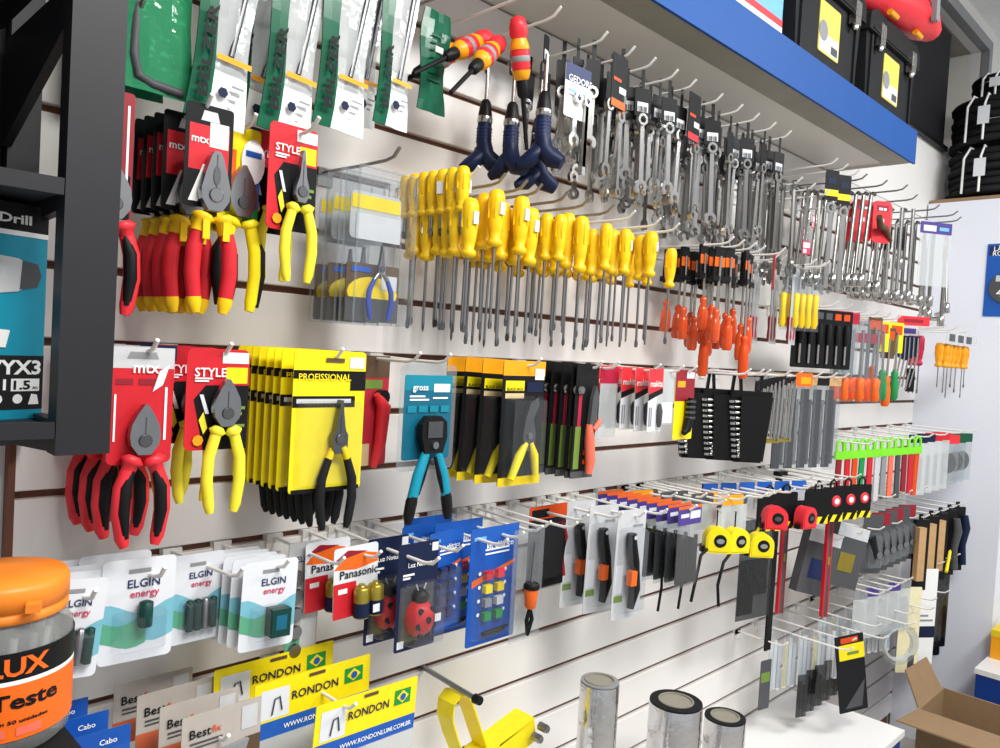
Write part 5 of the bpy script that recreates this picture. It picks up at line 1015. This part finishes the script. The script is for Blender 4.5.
# ================================================================== UPPER RIGHT: tool boxes, bag, hoses, hanging package
def toolbox(X, label):
    t = thing('tool_box', label, 'tool box', (X, -.258, Z0+.175)); w = .40; hh = .2
    G().prism([(0.02, 0), (w-.02, 0), (w, hh), (0, hh)], 0, .21, 'rubber').build('body', t)
    l = G().prism([(-.008, hh), (w+.008, hh), (w+.004, hh+.045), (w-.03, hh+.065), (.03, hh+.065), (-.004, hh+.045)], -.012, .222, 'rubber').build('lid', t)
    G().box(.02, w-.02, -.014, -.012, hh+.006, hh+.014, 'black').build('lid_rib', l)
    for x in (.07, w-.07):
        c = G(); c.box(x-.018, x+.018, -.022, -.004, hh-.03, hh+.03, 'chrome'); o = c.build('latch', t); G().lathe([(.007, hh-.045), (.012, hh-.03), (.004, hh-.022)], 'chrome', 8, 'z', (x, -.014, 0)).build('latch_tip', o); G().box(x-.012, x+.012, -.025, -.022, hh-.01, hh+.02, 'chrome').build('latch_plate', o)
    o = G().prism(rrect(.14, .265, .05, .178, .006), -.002, .001, 'paleyellow').build('label', t); q = G(); q.quad(.145, .26, .055, .10, -.0024, 'paper'); q.quad(.215, .255, .06, .08, -.0028, 'dgrey'); q.disc(.165, .105, .026, -.003, 'mgrey', 14); q.build('label_print', o)
    for x in (.03, w-.04): G().box(x, x+.012, -.006, .0, .01, hh-.004, 'rubber').build('rib', t)
toolbox(1.80, 'black tool box with silver latches beside the red and blue carton'); toolbox(2.245, 'black tool box with silver latches under the red bag')
t = thing('carton', 'white and blue carton with red edge on the blue-fronted shelf', 'box', (1.42, -.25, Z0+.175)); G().box(0, .34, 0, .2, 0, .26, 'skyblue').build('box_body', t); G().box(0, .34, -.001, -.0003, 0.045, .062, 'bred').build('red_band', t); G().box(0, .34, -.0012, -.0004, 0, .045, 'white').build('white_band', t)
t = thing('handle_case', 'red tool bag lying on top of the black tool box', 'bag', (2.30, -.27, Z0+.445), .0, -.06)
G().tube([(-.08, .06, .05), (.05, .04, .06), (.2, .02, .06), (.33, .0, .055), (.42, -.005, .045)], [.04, .055, .06, .055, .03], 'bred', 10, 1.1).build('bag_body', t)
G().tube([(.1, -.01, .1), (.22, -.02, .12), (.34, -.02, .10)], [.02, .028, .02], 'bred', 8).build('flap', t); G().box(.27, .30, -.065, -.05, .03, .1, 'mgrey').build('strap', t); G().tube([(.04, -.012, .002), (.09, -.014, -.002)], .009, 'amber', 6).build('cord', t); G().tube([(.25, -.014, .0), (.3, -.014, -.004)], .009, 'amber', 6).build('cord', t)
t = thing('black_panel', 'tall black panel standing behind the tool boxes', 'panel', (0, 0, 0)); G().box(2.78, 3.86, .0, .005, zb-.0, zb+.5, 'blackmat').build('board', t); G().box(2.78, 3.86, -.02, .0, zb-.02, zb, 'black').build('foot_rail', t)
def coil(x, y, z, R, turns, r, label, tz=.0):
    t = thing('hose_coil', label, 'hose', (x, y, z)); P = []
    for i in range(int(turns*26)): a = 2*PI*i/26; P.append(((R+.012*math.sin(i*.17))*math.cos(a), (R+.012*math.cos(i*.13))*math.sin(a), r+(turns*2*r*.92)*i/(turns*26)))
    G().tube(P, r, 'rubber', 8).build('hose', t)
    H_ = turns*2*r*.95+.01
    for a in (PI*.86, PI*.97): c, s = math.cos(a), math.sin(a); G().tube([((R-.03)*c, (R-.03)*s, H_), (R*c, R*s, H_+.008), ((R+r+.016)*c, (R+r+.016)*s, H_*.8), ((R+r+.018)*c, (R+r+.018)*s, H_*.1)], .005, 'white', 6).build('tie', t)
    a = PI*.97; G().box((R+r+.02)*math.cos(a)-.004, (R+r+.02)*math.cos(a)-.002, (R+r+.022)*math.sin(a)-.022, (R+r+.022)*math.sin(a)+.022, H_*.4, H_*.75, 'label').build('paper_tag', t)
coil(3.955, -.20, Z0+.185, .172, 6, .018, 'coil of black corrugated hose at the bottom of the stack'); coil(3.96, -.20, Z0+.185+.22, .175, 6, .018, 'coil of black corrugated hose on top of the bottom coil')
coil(4.03, -.2, Z0+.185+.45, .13, 4, .0135, 'smaller coil of black hose on top of the stack')
t = thing('cardboard_sheet', 'cardboard sheet under the stacked hose coils', 'cardboard'); G().box(3.74, 4.35, -.35, .0, Z0+.166, Z0+.184, 'cardboard').build('sheet', t)
t = thing('blade_package', 'blue package with round blade hanging on the white partition', 'package', (XR-.002, -.32, Z0-.035), -PI/2)
card(t, .16, .30, 'blue', [(.04, .96, .84, .97, 'navy')], [('LÂMINA', .45, .93, .6, 'white'), ('ROD', .3, .865, .34, 'white')], top=.012); G().lathe([(.064, -.008), (.066, -.002)], 'dgrey', 24, 'y', (0, 0, -.17)).build('disc', t); letter(G(), '40', -.01, -.19, .05, 'white', -.0085).build('lettering', t); G().quad(-.04, .05, -.145, -.12, -.0085, 'lgrey').build('disc_print', t)
